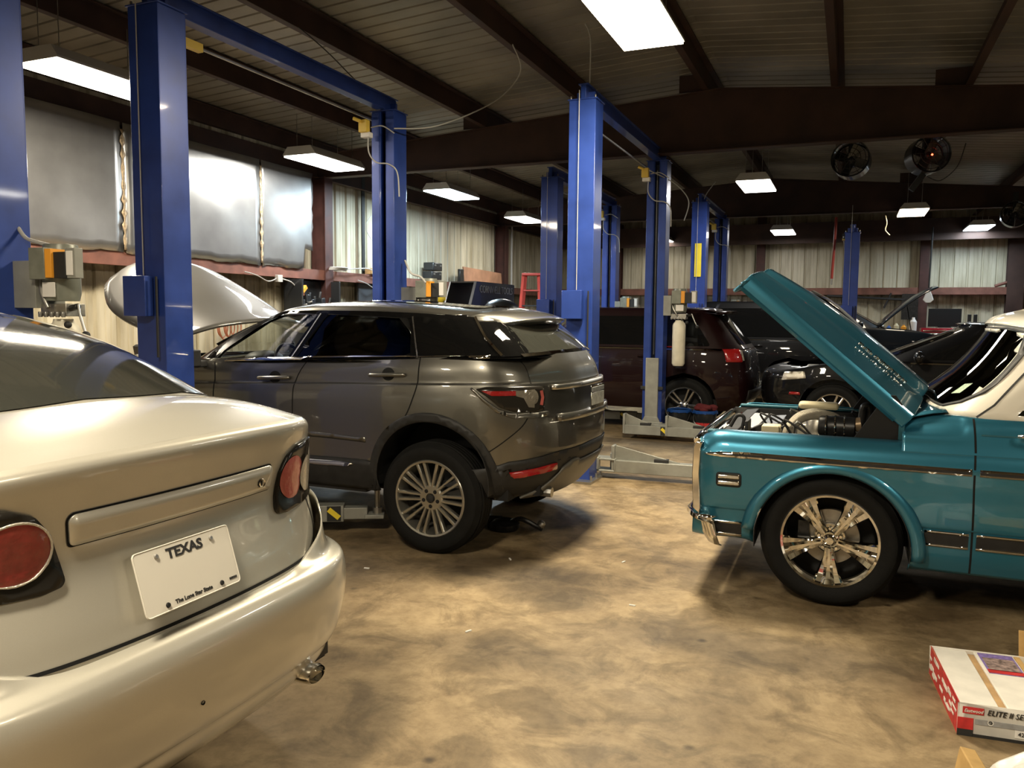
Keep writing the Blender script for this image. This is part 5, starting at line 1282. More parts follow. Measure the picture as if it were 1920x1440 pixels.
    sl = (rxr-xg)/(zt-belt); sf = (xc-.15-rxf)/(zt-belt)
    q = lambda x, z, s: x+(z-belt)*s
    P = [(q(xg+.42, zb, sl*.8), zb), (q(xc-.42, zb, -sf), zb), (q(xc-.42, zT, -sf), zT), (q(xg+.42, zT, sl*.8), zT)]
    for S in 'LR':
        patch('side_window', cab, P, S, .005, M_glassdark, t, .08, rnd=.05)
        seam('door_gap', body, [(wb*.42, belt-.02), (wb*.42, base+.1)], S, t, .010); seam('door_gap', body, [(xc-.25, belt-.02), (xc-.2, base+.1)], S, t, .010)
        seam('door_gap', body, [(.28, belt-.02), (.40, wheelr+.4)], S, t, .010)
        patch('belt_trim', body, strip_poly([(xg+.3, belt-.022), (xc-.3, belt-.022)], .016), S, .006, M_chrome, t, .08)
        for hx in (.55, wb*.42+.25): 
            mb = MB(); h = body.bvh.ray_cast(Vector((hx, 3 if S == 'L' else -3, belt-.12)), Vector((0, -1 if S == 'L' else 1, 0)))[0]
            if h: mb.box((hx, h.y+(.02 if S == 'L' else -.02), belt-.12), (.20, .03, .03), pm); mb.build('door_handle', t, bevel=.01)
    patch('windshield', cab, [(-hw*.66, belt+.04), (hw*.66, belt+.04), (hw*.52, zt-.03), (-hw*.52, zt-.03)], 'F', .005, M_glassdark, t, .08, rnd=.05)
    patch('rear_window', cab, [(-hw*.66, belt+.05), (hw*.66, belt+.05), (hw*.50, zt-.04), (-hw*.50, zt-.04)], 'B', .005, M_glassdark, t, .08, rnd=.05)
    MB().box((wb/2, 0, base+.08), (L-1., W*.8, .14), M_dark).build('underbody', t)
    for x in (0, wb):
        for s in (1, -1):
            arch_liner(t, x, wheelr+.02, wheelr+.06, s*hw*.95, s*hw*.55)
            if wheels: wheel(t, x, s*(hw-.13), wheelr, wheelr, rimr, .22, kind, s, .2)
    for s in (1, -1): mb = MB(); mb.ball((xc-.38, s*(hw+.10), belt+.06), .10, pm, 8, (.6, 1, .75)); mb.build('door_mirror', t, smooth=80)
    return t, body, cab

# dark maroon crossover behind lift post B (tail toward the right)
t, body, cab = generic_car('crossover_car', (-2.06, 11.90), pi, 'dark maroon crossover with red tail lamp, beyond the blue buckets', M_maroon, L=4.68, W=1.92, H=1.74, wb=2.82, over=.90, belt=1.18, wheelr=.385, rimr=.262, base=.33)
zc = .60
P = [(-.86, 1.045), (-.66, 1.030), (-.50, 1.035), (-.47, 1.20), (-.60, 1.215), (-.86, 1.22)]
for s in 'CD':
    o = patch('tail_lamp', body, [(.02, 1.0), (.34, 1.0), (.36, 1.17), (.30, 1.19), (.03, 1.17)], s, .012, M_red, t, .03, solid=.01, dome=.01)
    patch('lamp_lens', body, [(-.02, 1.02), (.03, 1.02), (.04, 1.16), (.0, 1.15)], s, .018, M_clearlens, o, .02)
mb = MB(); A = []
for y, xr_, zr_ in ((.66, -.42, 1.66), (.5, -.52, 1.675), (0, -.56, 1.685)): A.append([(-.15, y, 1.71), (xr_, y, zr_+.01), (xr_+.01, y, zr_-.02), (-.15, y, 1.67)])
mb.grid(A+[[(x, -y, z) for x, y, z in r] for r in A[-2::-1]], M_maroon); mb.build('spoiler', t, smooth=50, solid=.006)
patch('bumper_trim', body, [(-.7, .48), (.7, .48), (.7, .62), (-.7, .62)], 'B', .012, M_plastic, t, .06, solid=.01)
# black SUV behind it, nose right
t, body, cab = generic_car('sport_utility_car', (-.96, 15.72), pi, 'black car parked between the maroon crossover and the raised teal hood', M_black, L=4.9, W=1.9, H=1.80, wb=2.9, over=.95, belt=1.13, wheelr=.37, rimr=.25, kind='multi', zoff=.10, base=.30)
# black sedan, hood raised toward the left, right behind the truck
t, body, cab = generic_car('sedan_car', (2.62, 11.56), pi, 'black sedan with raised hood, directly behind the teal pickup', M_black, L=4.7, W=1.84, H=1.47, wb=2.78, over=1.0, belt=1.00, wheelr=.345, rimr=.235, kind='five', suv=False, hood_open=True, bonnet=radians(44), base=.24, zoff=.09)
patch('headlamp', body, [(3.40, .72), (3.10, .76), (3.12, .84), (3.36, .82)], 'L', .012, M_clearlens, t, .03, solid=.008)
patch('side_reflector', body, [(3.30, .545), (3.16, .545), (3.17, .58), (3.29, .58)], 'L', .012, M_red, t, .03, solid=.006)
# navy SUV by the far wall, nose right, hood propped
t, body, cab = generic_car('sport_utility_car', (-1.55, 18.2), 0, 'dark navy car facing right with propped hood near the far tool chest', M_navy, L=4.55, W=1.9, H=1.78, wb=2.67, over=.92, belt=1.30, wheelr=.37, rimr=.24, kind='multi', hood_open=True, bonnet=radians(40), zoff=.12, base=.38)
for S in 'R': patch('headlamp', body, [(3.30, 1.03), (3.52, 1.00), (3.50, 1.20), (3.22, 1.25)], S, .014, M_clearlens, t, .03, solid=.01)
patch('headlamp', body, [(-.85, 1.02), (-.60, 1.0), (-.60, 1.2), (-.85, 1.22)], 'F', .014, M_clearlens, t, .03, solid=.01)

# ------------------------------------------------------------------ buckets, parts on the floor
def bucket(x, y, label, rag=False):
    t = thing('bucket', (x, y, 0), 0, label, 'bucket', 'black buckets with blue rims beside the maroon car')
    mb = MB(); mb.lathe([(.001, .0), (.13, .0), (.135, .01), (.150, .34), (.146, .34), (.130, .02), (.001, .02)], M_toolblack, 32); mb.build('pail', t, smooth=40)
    mb = MB(); mb.lathe([(.150, .335), (.160, .335), (.162, .365), (.150, .372), (.135, .368), (.135, .355)], M_bucketblue, 32)
    for k in range(9): a = 2*pi*k/9; mb.box((.161*cos(a), .161*sin(a), .345), (.012, .02, .03), M_bucketblue, rz=a)
    mb.build('rim_band', t, smooth=40)
    mb = MB(); P = []
    for k in range(9):
        a = radians(-140+k*11); P.append([(.1445*cos(a)+.0, .1445*sin(a), z) for z in (.15, .215)])
    mb.grid(P, mat('red_label', (.50, .03, .03), .5, var=.5, vscale=40)); mb.build('label_band', t, solid=.001)
    mb = MB(); mb.tube(bez([(-.15, 0, .33), (-.12, -.12, .22), (0, -.165, .16), (.12, -.12, .22), (.15, 0, .33)], 5), .003, M_steel, 5); mb.build('handle', t)
    return t
bucket(-2.07, 10.76, 'black bucket with blue rim, left of the pair under the maroon car wheel')
bucket(-1.725, 10.74, 'black bucket with blue rim and maroon rag, right of the pair')
mb = MB(); rr = random.Random(2)
for i in range(9): mb.ball((rr.uniform(-.09, .09), rr.uniform(-.08, .08), .38+rr.uniform(0, .05)), .055, M_maroonrag, 6, (1.2, 1, .7))
o = mb.build('shop_rag', None, smooth=80); o.location = (-1.725, 10.74, .0); tag(o, 'crumpled maroon rag on the right-hand bucket', 'rag')
mb = MB(); mb.lathe([(.001, 0), (.04, 0), (.042, .03), (.03, .09), (.012, .12), (.012, .15)], M_paper, 16); o = mb.build('spray_bottle', None, smooth=40); o.location = (-2.09, 10.76, .022); tag(o, 'small white bottle standing in the left-hand blue-rimmed bucket', 'bottle')
mb = MB(); mb.lathe([(.001, 0), (.10, .0), (.115, .02), (.115, .05), (.06, .08), (.001, .08)], M_engine, 24, T(0, 0, 0)).tube(bez([(.05, 0, .06), (.14, -.02, .10), (.24, .02, .05), (.28, .05, .02)], 5), .018, M_engine, 8).ball((.27, .06, .05), .035, M_steel, 6); mb.box((-.1, .05, .035), (.12, .10, .07), M_engine, rz=.5)
o = mb.build('brake_part', None, smooth=40); o.location = (-2.33, 5.42, 0); tag(o, 'black oily car part lying on the floor behind the grey crossover wheel', 'car part')
for i, (x, y, r) in enumerate(((-1.05, 4.25, .012), (-1.72, 3.55, .010), (-2.0, 4.75, .008), (-2.75, 4.2, .010), (-1.3, 5.0, .012))):
    mb = MB(); mb.box((0, 0, .003), (.035, .010, .006), M_paper, rz=i*1.1); o = mb.build('litter_scrap', None); o.location = (x, y, 0)
    tag(o, 'tiny pale scrap on the oily floor near the grey crossover', 'litter', 'tiny pale scraps on the floor')

# ------------------------------------------------------------------ shock absorber carton, lower right
t = thing('shipping_box', (.42, 3.90, 0), 0, 'long white and red parts carton with its flap open, on the floor at lower right', 'cardboard box')
A0 = Vector((.395, 3.97, 0)); A1 = Vector((.445, 3.42, 0)); A2 = Vector((1.05, 3.55, 0)); A3 = Vector((.98, 4.08, 0))
t.location = A0; u = (A1-A0); Lb = .56; bx = Matrix.Rotation(atan2(u.y, u.x)+pi/2, 4, 'Z'); t.rotation_euler = (0, 0, atan2(u.y, u.x)+pi/2)
hB = .130; Wb = .62
# local: -y runs toward the camera, +x runs right
mb = MB(); mb.box((Wb/2, -Lb/2, .004), (Wb, Lb, .006), M_card).box((.003, -Lb/2, hB/2), (.006, Lb, hB), M_boxred).box((Wb-.003, -Lb/2, hB/2), (.006, Lb, hB), M_boxwhite).box((Wb/2, -Lb+.003, hB/2), (Wb, .006, hB), M_boxwhite).box((Wb/2, -.003, hB/2), (Wb, .006, hB), M_boxwhite)
mb.build('carton', t, bevel=.002)
for x0, x1 in ((.008, .140), (.170, .325)):
    mb = MB(); mb.box(((x0+x1)/2, -Lb/2, hB-.008), (x1-x0, Lb-.02, .012), M_boxwhite); mb.build('top_flap', t, bevel=.003)
mb = MB(); mb.box((.155, -Lb/2, hB-.018), (.035, Lb-.02, .006), M_wood); mb.build('center_gap', t)
mb = MB(); mb.box((.338, -Lb/2, hB-.005), (.022, Lb-.02, .006), M_card); mb.build('side_flap', t, bevel=.001)
mb = MB(); mb.box((.48, -Lb/2, hB-.05), (.26, Lb-.02, .005), M_cardlt); mb.build('inner_floor', t, bevel=.001)
mb = MB(); mb.box((.49, .012, hB+.052), (.28, .006, .115), M_card, rx=-.2); mb.build('open_flap', t, bevel=.001)
mb = MB(); mb.box((.250, -.125, hB-.0005), (.135, .21, .003), M_purple).box((.250, -.135, hB+.001), (.120, .13, .003), mat('parts_photo_print', (.30, .22, .20), .5, var=.8, vscale=45)).box((.250, -.212, hB+.001), (.135, .035, .003), M_boxred)
mb.build('catalogue_sheet', t)
mb = MB(); mb.box((.027, -Lb-.001, .050), (.054, .003, .046), M_boxred).box((.027, -Lb-.0012, .014), (.054, .003, .027), M_ink).box((.29, -Lb-.001, .006), (.47, .003, .012), M_ink)
mb.box((.052, -Lb-.0015, .104), (.072, .003, .026), M_boxred).box((.27, -Lb-.001, .062), (.42, .003, .020), M_boxgrey).lathe([(.001, 0), (.011, 0), (.011, .002)], M_paper, 20, T(.112, -Lb-.003, .066) @ Rx(pi/2)).lathe([(.001, 0), (.0065, 0), (.0065, .003)], M_ink, 20, T(.112, -Lb-.003, .066) @ Rx(pi/2))
mb.box((.24, -Lb-.002, .035), (.09, .003, .030), M_paper); mb.build('printed_side', t)
F2 = T(0, -Lb-.004, 0) @ Rx(pi/2)
text('carton_text', 'ELITE II SERIES', .030, t, F2 @ T(.098, .104, 0), M_ink, .0008, 'LEFT', .25, 0, .92)
text('carton_text', 'Eastwood', .019, t, F2 @ T(.052, .1035, .001), M_boxwhite, .0008, 'CENTER', .35, 0, .85)
text('carton_text', '4263', .022, t, F2 @ T(.205, .036, .001), M_ink, .0008, 'LEFT', 0, 0)
F3 = T(-.001, 0, 0) @ Rz(-pi/2) @ Rx(pi/2)
mb = MB()
rr = random.Random(5)
for i in range(22): mb.box((-.0015, -.03-.5*rr.random(), .025+.09*rr.random()), (.002, .03+.05*rr.random(), .006+.012*rr.random()), M_boxwhite)
mb.build('printed_end', t)
# white bag and tan carton at the very corner
t = thing('carrier_bag', (.52, 3.02, 0), .2, 'crumpled white plastic bag at the bottom right corner', 'bag')
mb = MB(); P = []; rr = random.Random(9)
for i in range(15):
    r = []
    for j in range(15):
        x = -.03+.5*i/14; y = -.30+.42*j/14; ed = min(i, 14-i, j, 14-j)/4; z = .05+.13*min(1, ed)+.020*sin(i*1.3+j*.7)+.018*sin(j*1.9-i*.6)+rr.uniform(-.008, .008)
        r.append((x+rr.uniform(-.008, .008)+(.03 if j > 12 else 0), y+rr.uniform(-.008, .008), max(.004, z if ed > 0 else .01)))
    P.append(r)
mb.grid(P, M_bag); mb.build('bag_film', t, smooth=60, sub=1)
mb = MB()
for i in range(9): mb.box((.06+i*.016, -.13, .190), (.004+.004*(i % 3), .10, .004), M_boxgrey, rz=.1, rx=.0)
mb.build('barcode_print', t)
o = MB().box((0, 0, .07), (.05, .26, .14), M_card).build('cardboard_strip', None, bevel=.004); o.location = (.43, 2.90, 0); o.rotation_euler = (0, .15, .15); tag(o, 'narrow tan cardboard piece beside the white bag', 'cardboard')
# ------------------------------------------------------------------ things along the left wall
X0 = XL+.26
def put(mb, name, loc, rz, label, cat, group=None, **k):
    o = mb.build(name, None, **k); o.location = loc; o.rotation_euler = (0, 0, rz); return tag(o, label, cat, group)
# wire coil standing on the girt
mb = MB(); rr = random.Random(4)
for k in range(16):
    R = .175+.02*rr.random(); tx = rr.uniform(-.12, .12); c = (rr.uniform(-.02, .03), rr.uniform(-.02, .02), .20)
    mb.tube([(c[0]+.02*sin(3*a+k)+tx*.1, c[1]+R*cos(a), c[2]+R*sin(a)*.98) for a in np.linspace(0, 2*pi, 33)], .004, M_blkcable if k % 3 else M_steel, 5)
o = put(mb, 'cable_coil', (XL+.16, 9.45, 2.28), 0, 'grey and black wire coil standing on the red girt of the left wall', 'cable coil', smooth=80)
o['kind'] = 'stuff'
# orange hose bunch
mb = MB()
for k in range(7):
    R = .10+.02*(k % 3); mb.tube([(.02*k-.06, R*cos(a)+.02*k, R*sin(a)*1.4) for a in np.linspace(0, 2*pi, 25)], .007, M_copper, 6)
put(mb, 'hose_bundle', (XL+.16, 8.35, 1.42), 0, 'orange cord loops hanging on the left wall behind the raised hood', 'cord', smooth=80)
def jbox(y, label):
    t = thing('junction_box', (XL+.27, y, 2.10), 0, label, 'junction box', 'junction boxes under the red girt')
    MB().box((0, 0, 0), (.06, .10, .10), M_cable).build('box', t, bevel=.004)
    mb = MB(); mb.tube(bez([(.02, .03, 0), (.05, .25, -.06), (.06, .38, -.25), (.06, .42, -.55), (.05, .43, -.9)], 6), .009, M_cable, 6); mb.tube(bez([(0, -.04, 0), (.02, -.25, -.05), (0, -.45, .02), (0, -.7, .06)], 5), .008, M_cable, 6); mb.build('conduit', t, smooth=60)
jbox(9.30, 'grey junction box with looping cable left of the black tool shelf'); jbox(12.0, 'small grey junction box beside the far blue lift post')
mb = MB()
for k in range(4): mb.tube([(.11*cos(a)+.01*k, .18*sin(a), .012*k) for a in np.linspace(0, 2*pi, 25)], .009, M_cable, 6)
mb.tube(bez([(.0, .18, .02), (.02, .5, .05), (0, .9, .07), (0, 1.3, -.02)], 6), .009, M_cable, 6)
put(mb, 'cable_coil', (XL+.34, 10.62, 2.29), 0, 'pale cable coil lying over the girt at the brown column', 'cable coil', smooth=80)
# black shelf with tools
t = thing('tool_shelf', (XL+.30, 10.05, 0), 0, 'black wall shelf crowded with dark tools left of the brown column', 'shelf')
MB().box((0, 0, 1.62), (.35, .95, .03), M_toolblack).box((0, 0, 1.02), (.35, .95, .03), M_toolblack).box((-.16, 0, 1.5), (.02, .95, 1.2), M_toolblack).box((0, -.46, 1.05), (.33, .03, 2.1), M_toolblack).box((0, .46, 1.05), (.33, .03, 2.1), M_toolblack).build('frame', t, bevel=.004)
rr = random.Random(11); i = 0
for y in np.linspace(-.38, .36, 7):
    mb = MB(); h = rr.uniform(.10, .26); mb.box((0, 0, h/2), (.16, .09, h), M_toolblack if i % 3 else M_plastic).tube([(0, 0, h), (.0, rr.uniform(-.05, .05), h+.10)], .02, M_plastic); mb.tube([(.07, 0, h*.5), (.13, .02, h*.6)], .014, M_steel)
    put(mb, 'power_tool', (XL+.33, 10.05+y, 1.637), 0, 'dark cordless tools jumbled on the black wall shelf', 'power tool', 'dark tools on the black wall shelf', bevel=.008); i += 1
mb = MB(); mb.box((0, 0, .09), (.10, .16, .06), M_orange, rx=.7).box((0, -.03, .03), (.10, .05, .05), M_copper)
put(mb, 'torch_head', (XL+.36, 9.70, 1.86), 0, 'orange and brown tool at the top left of the black wall shelf', 'tool', bevel=.006)
put(MB().box((0, 0, .05), (.14, .32, .10), M_wood), 'wood_block', (XL+.22, 11.85, 2.285), 0, 'short pale wood block lying on the girt beside the far post', 'wood block', bevel=.003)
put(MB().box((0, 0, .45), (.03, .95, .9), mat('charcoal_board', (.03, .032, .035), .5, var=.3)), 'dark_panel', (XL+.15, 11.95, 1.26), 0, 'dark panel under the girt left of the far blue post', 'panel')
mb = MB(); mb.box((0, 0, .02), (.02, .085, 1.85), mat('black_downpipe', (.012, .014, .014), .5))
put(mb, 'drain_pipe', (XL+.10, 11.72, 3.10), 0, 'black vertical pipe on the upper left wall', 'pipe')
put(MB().tube([(0, 0, 0), (0, 0, 2.9)], .022, M_cable, 8), 'drain_pipe', (XL+.26, 17.85, .9), 0, 'thin white conduit beside the farther brown column', 'pipe')
# metal cases on the girt
for k, (z, dy, w) in enumerate(((0, 0, .40), (.17, .03, .40))):
    t = thing('tool_case', (XL+.22, 13.95+dy, 2.285+z), .05*k, ('lower' if k == 0 else 'upper')+' of two dark cases stacked on the girt', 'case')
    MB().box((0, 0, .085), (.22, w, .155), M_toolblack).build('case', t, bevel=.015); MB().box((.115, -.12, .11), (.012, .05, .03), M_steel).box((.115, .12, .11), (.012, .05, .03), M_steel).build('latch', t)
mb = MB(); mb.prism([(-.95, 0), (1.05, 0), (1.0, .30), (-1.0, .34)], -.012, .012, M_board, Matrix(((0, 0, 1, 0), (1, 0, 0, 0), (0, 1, 0, 0), (0, 0, 0, 1)))); put(mb, 'board', (XL+.22, 16.3, 2.285), 0, 'long brown board leaning on the girt at the back of the left wall', 'board')
put(MB().box((0, 0, .14), (.06, .18, .28), M_toolblack), 'small_case', (XL+.22, 15.2, 2.285), 0, 'small black box left of the brown board', 'box', bevel=.01)
# tool cabinet hutch, seen above the roof of the crossover
t = thing('tool_cabinet', (-4.82, 10.70, 0), 0, 'black tool cabinet hutch with CORNWELL TOOLS lettering', 'tool cabinet')
c0 = onp = None
MB().box((-.2, .0, .60), (.38, 1.3, 1.2), M_toolblack).build('cabinet', t, bevel=.01)
mb = MB(); mb.prism([(-1.05, 1.20), (.75, 1.20), (.78, 2.07), (-.58, 2.07)], -.02, .02, M_toolblack, Matrix(((0, 0, 1, .0), (1, 0, 0, 0), (0, 1, 0, 0), (0, 0, 0, 1))))
mb.prism([(-1.05, 1.20), (.75, 1.20), (.78, 2.07), (-.58, 2.07)], -.40, -.38, M_toolblack, Matrix(((0, 0, 1, .0), (1, 0, 0, 0), (0, 1, 0, 0), (0, 0, 0, 1))))
mb.box((-.2, .10, 2.065), (.40, 1.34, .02), M_toolblack); mb.build('hutch', t)
Fx = T(.024, .10, 1.965) @ Rz(pi/2) @ Rx(pi/2)
text('hutch_text', 'CORNWELL TOOLS', .150, t, Fx, mat('silver_letters', (.35, .36, .36), .4, .5), .004, weight=-.001, squash=.88)
mb = MB(); 
for y in (-.16, .30): mb.box((.025, y, 1.80), (.01, .12, .015), M_satin).box((.025, y, 1.74), (.01, .12, .015), M_satin).box((.025, y-.055, 1.77), (.01, .015, .06), M_satin)
mb.ball((.03, .07, 1.765), .02, M_satin, 6); mb.build('latch', t)
# dark domed seat back in front of the hutch
t = thing('shop_stool', (-4.35, 9.95, 0), 0, 'dark domed shape on a stand in front of the black tool cabinet', 'stool')
mb = MB(); mb.ball((0, 0, 1.66), .27, M_toolblack, 12, (.9, 1.05, .62)); mb.build('dome_seat', t, smooth=80)
mb = MB(); mb.tube([(0, 0, 0), (0, 0, 1.55)], .04, M_plastic, 10).box((0, 0, .02), (.5, .5, .04), M_plastic); mb.build('pedestal', t)
# step ladder
t = thing('step_ladder', (-5.85, 14.9, 0), .3, 'red fibreglass step ladder beside the dark blue post', 'ladder')
for s in (-1, 1):
    mb = MB(); mb.tube([(s*.30, -.55, 0), (s*.15, 0, 2.42)], .055, M_ladder, 4); mb.build('rail', t)
    mb = MB(); mb.tube([(s*.30, .45, 0), (s*.16, .04, 2.38)], .04, M_ladder, 4); mb.build('rail', t)
for k in range(7):
    z = .3*(k+1); w = .30-.15*z/2.42; MB().box((0, -.55+.55*z/2.42, z), (2*w, .09, .025), M_plastic if k % 2 else M_ladder).build('tread', t)
MB().box((0, 0, 2.42), (.40, .18, .05), M_ladder).build('top_cap', t, bevel=.01)
# yellow clamp lamp, blue vise bench etc.
mb = MB(); mb.ball((0, 0, 0), .09, M_yellow, 6, (.8, 1.2, .8)).box((0, .12, .02), (.07, .16, .08), M_yellow).tube([(0, -.1, 0), (0, -.22, .03)], .03, M_yellow); put(mb, 'cordless_drill', (-4.6, 8.62, 1.80), .2, 'yellow power tool glimpsed over the roof of the grey crossover', 'power tool', smooth=50)
mb = MB(); mb.box((0, 0, .80), (.5, .7, .04), M_toolblack).box((-.2, -.3, .4), (.05, .05, .8), M_toolblack).box((.2, -.3, .4), (.05, .05, .8), M_toolblack).box((-.2, .3, .4), (.05, .05, .8), M_toolblack).box((.2, .3, .4), (.05, .05, .8), M_toolblack).box((0, 0, 1.27), (.3, .4, .92), M_toolblack)
put(mb, 'parts_stand', (-4.6, 8.62, 0), .0, 'black stand hidden behind the grey crossover under the yellow tool', 'stand')
# bench with vise behind the sedan
t = thing('work_bench', (XL+.55, 6.9, 0), 0, 'steel work bench along the left wall behind the large blue post', 'bench')
MB().box((0, 0, 1.0), (.65, 1.6, .05), M_wood).build('bench_top', t, bevel=.004)
for sx in (-1, 1):
    for sy in (-1, 1): MB().box((sx*.27, sy*.74, .49), (.06, .06, .975), M_toolblack).build('leg', t)
mb = MB(); mb.box((0, 0, .06), (.16, .22, .10), M_plastic).box((0, -.12, .16), (.14, .07, .12), M_plastic, rx=.3).box((0, .10, .16), (.14, .07, .12), M_plastic).tube([(0, -.22, .10), (0, .2, .10)], .025, M_steel).tube([(-.08, -.22, .10), (.08, -.22, .10)], .01, M_steel)
put(mb, 'bench_vise', (XL+.62, 6.62, 1.025), .3, 'black vise left of the large blue post, above the sedan window', 'vise', bevel=.01)
mb = MB(); mb.box((0, 0, .12), (.03, .05, .28), M_cardlt, rx=.5); put(mb, 'wood_offcut', (XL+.62, 6.92, 1.03), 0, 'pale wooden piece behind the black vise', 'wood piece', bevel=.008)

# ------------------------------------------------------------------ far wall
def drawers(x, y, w, h, label):
    t = thing('tool_chest', (x, y, 0), 0, label, 'tool chest', 'red tool chests at the far wall'); MB().box((0, 0, h/2), (w, .55, h), M_toolred).build('chest', t, bevel=.008)
    nr = 7; z = h-.03
    for k in range(nr):
        hh = (h-.15)/nr; z -= hh
        for s in (-1, 1):
            d = MB().box((s*w/4, -.28, z+hh/2), (w/2-.03, .02, hh-.02), M_toolred).build('drawer', t, bevel=.003); MB().box((s*w/4, -.30, z+hh-.03), (w/2-.08, .02, .022), M_chrome).build('handle', d)
    MB().box((0, -.285, h/2), (.035, .02, h-.1), M_satin).build('lock_bar', t); return t
drawers(2.28, 21.1, 1.5, 1.40, 'red tool chest under the black television')
drawers(3.85, 21.1, 1.4, 1.38, 'red tool chest right of the one with the television, partly hidden by the windshield')
t = thing('television', (2.02, 21.05, 1.41), 0, 'black flat television on the red tool chest', 'television'); MB().box((0, 0, .23), (.68, .05, .42), M_dark).build('screen', t, bevel=.006); MB().box((0, 0, .01), (.25, .2, .02), M_plastic).build('foot', t)
for k, (x, h) in enumerate(((2.52, .32), (2.64, .32))): put(MB().box((0, 0, h/2), (.075, .08, h), M_toolblack), 'speaker', (x, 21.05, 1.40), 0, ('left' if k == 0 else 'right')+' of two slim dark speakers beside the television', 'speaker', bevel=.006)
t = thing('work_bench', (.95, 21.3, 0), 0, 'dark bench left of the red tool chest at the far wall', 'bench')
MB().box((0, 0, 1.28), (1.0, .6, .05), M_toolblack).build('bench_top', t)
for sx in (-1, 1):
    for sy in (-1, 1): MB().box((sx*.45, sy*.25, .63), (.05, .05, 1.26), M_toolblack).build('leg', t)
for k, (x, h, r, m, l) in enumerate(((1.38, .34, .075, M_paper, 'tall white bottle by the dark panel on the far bench'), (1.18, .16, .06, M_orange, 'orange can on the far bench'), (1.02, .20, .06, M_cream, 'cream bottle left of the orange can on the far bench'), (.86, .14, .05, M_bluebottle, 'small blue bottle at the left end of the far bench'), (.72, .17, .05, M_steel, 'grey can at the left end of the far bench'))):
    mb = MB(); mb.lathe([(.001, 0), (r, 0), (r, h*.7), (r*.5, h*.85), (r*.4, h), (.001, h)], m, 16); put(mb, 'bottle', (x, 21.15, 1.305), 0, l, 'bottle', smooth=35)
put(MB().box((0, 0, 0), (.36, .03, .62), M_engine), 'dark_panel', (1.32, YF-.30, 1.90), 0, 'dark square panel hanging on the far wall left of the television', 'panel')
# hanging hose and hook
mb = MB(); mb.tube(bez([(0, 0, 3.75), (-.01, 0, 3.2), (-.03, 0, 2.75), (-.04, 0, 2.45)], 8), .028, M_redhose, 8).tube([(-.04, 0, 2.45), (-.045, 0, 2.32)], .02, M_steel, 8)
put(mb, 'air_hose', (-.36, 18.6, 0), 0, 'red air hose hanging from the roof left of the farthest post', 'hose', smooth=60)
t = thing('hanging_reel', (1.66, 20.8, 0), 0, 'pale hand lamp hanging on a dark cord above the television', 'hanging lamp')
mb = MB(); mb.tube([(0, 0, 3.7), (-.02, 0, 2.25)], .018, M_blkcable, 6); mb.build('cord', t)
mb = MB(); mb.prism([(-.03, 2.27), (.03, 2.27), (.11, 2.05), (.05, 1.98), (-.05, 1.98), (-.11, 2.05)], -.03, .03, M_paper, Matrix(((1, 0, 0, -.02), (0, 0, 1, 0), (0, 1, 0, 0), (0, 0, 0, 1)))); mb.build('lamp_head', t, bevel=.01)
mb = MB(); mb.tube(bez([(0, 0, .02), (.2, 0, .09), (.45, .0, .15), (.65, 0, .10), (.85, 0, .0)], 6), .035, M_oxide, 8)
put(mb, 'hose_bundle', (3.1, YF-.16, 2.37), 0, 'brown hose heap lying on the far wall girt', 'hose', smooth=60)
mb = MB(); mb.tube([(0, 0, 0), (1.75, 0, -.10)], .028, M_blkcable, 6).tube([(1.45, 0, .06), (1.30, 0, -.30)], .02, M_blkcable, 6); put(mb, 'wall_rod', (-.55, YF-.30, 2.17), 0, 'thin black rod hung under the far wall girt', 'rod')
# fans under the second frame
def fan(x, y, z, label, side=False, r=.23):
    t = thing('drum_fan', (x, y, z), .25 if side else -.1, label, 'fan', 'round black ceiling fans')
    mb = MB(); mb.lathe([(r-.02, -.13), (r, -.14), (r, .14), (r-.02, .13)], M_toolblack, 32, Rx(pi/2)); mb.build('drum', t, smooth=40, solid=.006)
    mb = MB()
    for q in (.3, .55, .8): mb.tube([(r*q*cos(a), -.14, r*q*sin(a)) for a in np.linspace(0, 2*pi, 25)], .004, M_toolblack, 4)
    for k in range(12): a = 2*pi*k/12; mb.tube([(.03*cos(a), -.145, .03*sin(a)), (r*cos(a), -.14, r*sin(a))], .003, M_toolblack, 4)
    mb.build('grille', t)
    for k in range(4): mb = MB(); mb.box((0, 0, r*.45), (.12, .012, r*.8), M_steel if k == 0 else M_toolblack, M=Ry(k*pi/2+.4) @ Rz(.5)); mb.build('blade', t)
    mb = MB(); mb.ball((0, .02, 0), .06, M_toolblack, 8); mb.box((0, .05, r*.5+.05), (.08, .08, r+.25), M_toolblack); mb.build('bracket', t)
    return t
fan(-.07, 11.3, 3.62, 'round black fan hanging left of the other one under the roof beam'); fan(.80, 11.3, 3.62, 'dark drum fan with tiny red light hanging right of the other fan', True); fan(2.66, 17.0, 3.50, 'dim round fan at the far right by the wall column')
for x, y, z in ((-.07, 11.3, 4.02), (.80, 11.3, 4.0)):
    pass
t = bpy.data.objects['drum_fan.001']; MB().ball((0, -.16, -.02), .012, mat('red_pilot', (.3, 0, 0), .5, emit=(1, .05, .02), es=12), 5).build('pilot_light', t)
MB().box((-.10, .02, -.32), (.07, .05, .24), M_toolblack, ry=.6).build('arm', t)
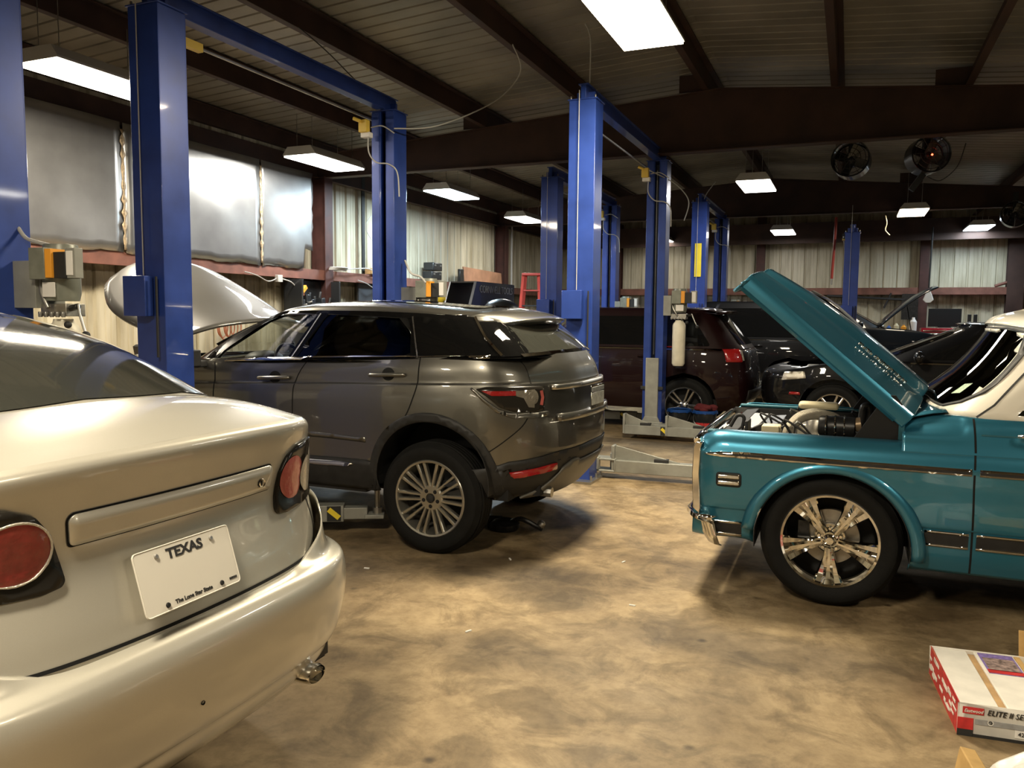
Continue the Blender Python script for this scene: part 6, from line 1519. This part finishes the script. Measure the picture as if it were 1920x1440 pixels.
# loose wires from lift tops to the purlins
def wire(pts, label, r=.007, m=None, cat='wire'):
    mb = MB(); mb.tube(bez(pts, 8), r, m or M_cable, 6); o = mb.build('wire', None, smooth=80); return tag(o, label, cat, 'loose wires strung below the roof')
wire([(-4.2, 6.95, 3.42), (-3.9, 7.3, 3.50), (-3.55, 7.9, 3.85), (-3.3, 8.0, 4.15), (-3.22, 7.6, 4.30)], 'pale wire running from the yellow switch post up to the roof purlin')
wire([(-4.75, 6.2, 4.21), (-4.62, 6.45, 4.05), (-4.5, 6.75, 3.85), (-4.42, 6.95, 3.74)], 'dark wire between roof purlin and the yellow switch post top', .006, M_blkcable)
wire([(-2.42, 10.2, 3.45), (-2.2, 10.7, 3.35), (-2.05, 10.9, 3.15), (-2.12, 11.0, 2.9)], 'grey wire bowing off the second lift post top')
wire([(-2.36, 7.45, 3.80), (-2.36, 7.44, 4.2), (-2.4, 7.40, 4.33)], 'twin wires rising from the bright blue post top to the roof', .006)
wire([(1.20, 11.2, 3.72), (1.12, 11.2, 3.45), (.95, 11.25, 3.30), (.80, 11.25, 3.36)], 'dark wire drooping beside the second round fan', .006, M_blkcable)
wire([(-2.48, 14.5, 3.58), (-2.40, 14.4, 3.75), (-2.25, 14.4, 3.95)], 'pale wire rising from the post with the yellow notice', .008)
wire([(.55, 17.3, 3.60), (.58, 17.3, 3.45), (.56, 17.3, 3.32), (.64, 17.3, 3.22)], 'short pale wire dangling left of the warm far lamp', .010, M_cream)
wire([(XL+.3, 12.4, 2.35), (XL+.25, 12.0, 2.7), (XL+.3, 11.5, 3.1), (XL+.3, 12.3, 3.6)], 'thin sagging wire on the ribbed left wall', .006)
wire([(-4.34, 3.12, 2.08), (-4.26, 3.11, 2.01), (-4.16, 3.12, 1.98), (-4.08, 3.13, 1.96), (-4.05, 3.13, 1.93)], 'pale flexible conduit from the left post to its power unit', .011)
wire([(-4.20, 7.15, 2.15), (-4.1, 7.1, 2.02), (-3.98, 7.08, 1.98), (-3.92, 7.08, 1.92)], 'grey conduit from the yellow switch post to its power unit', .011)
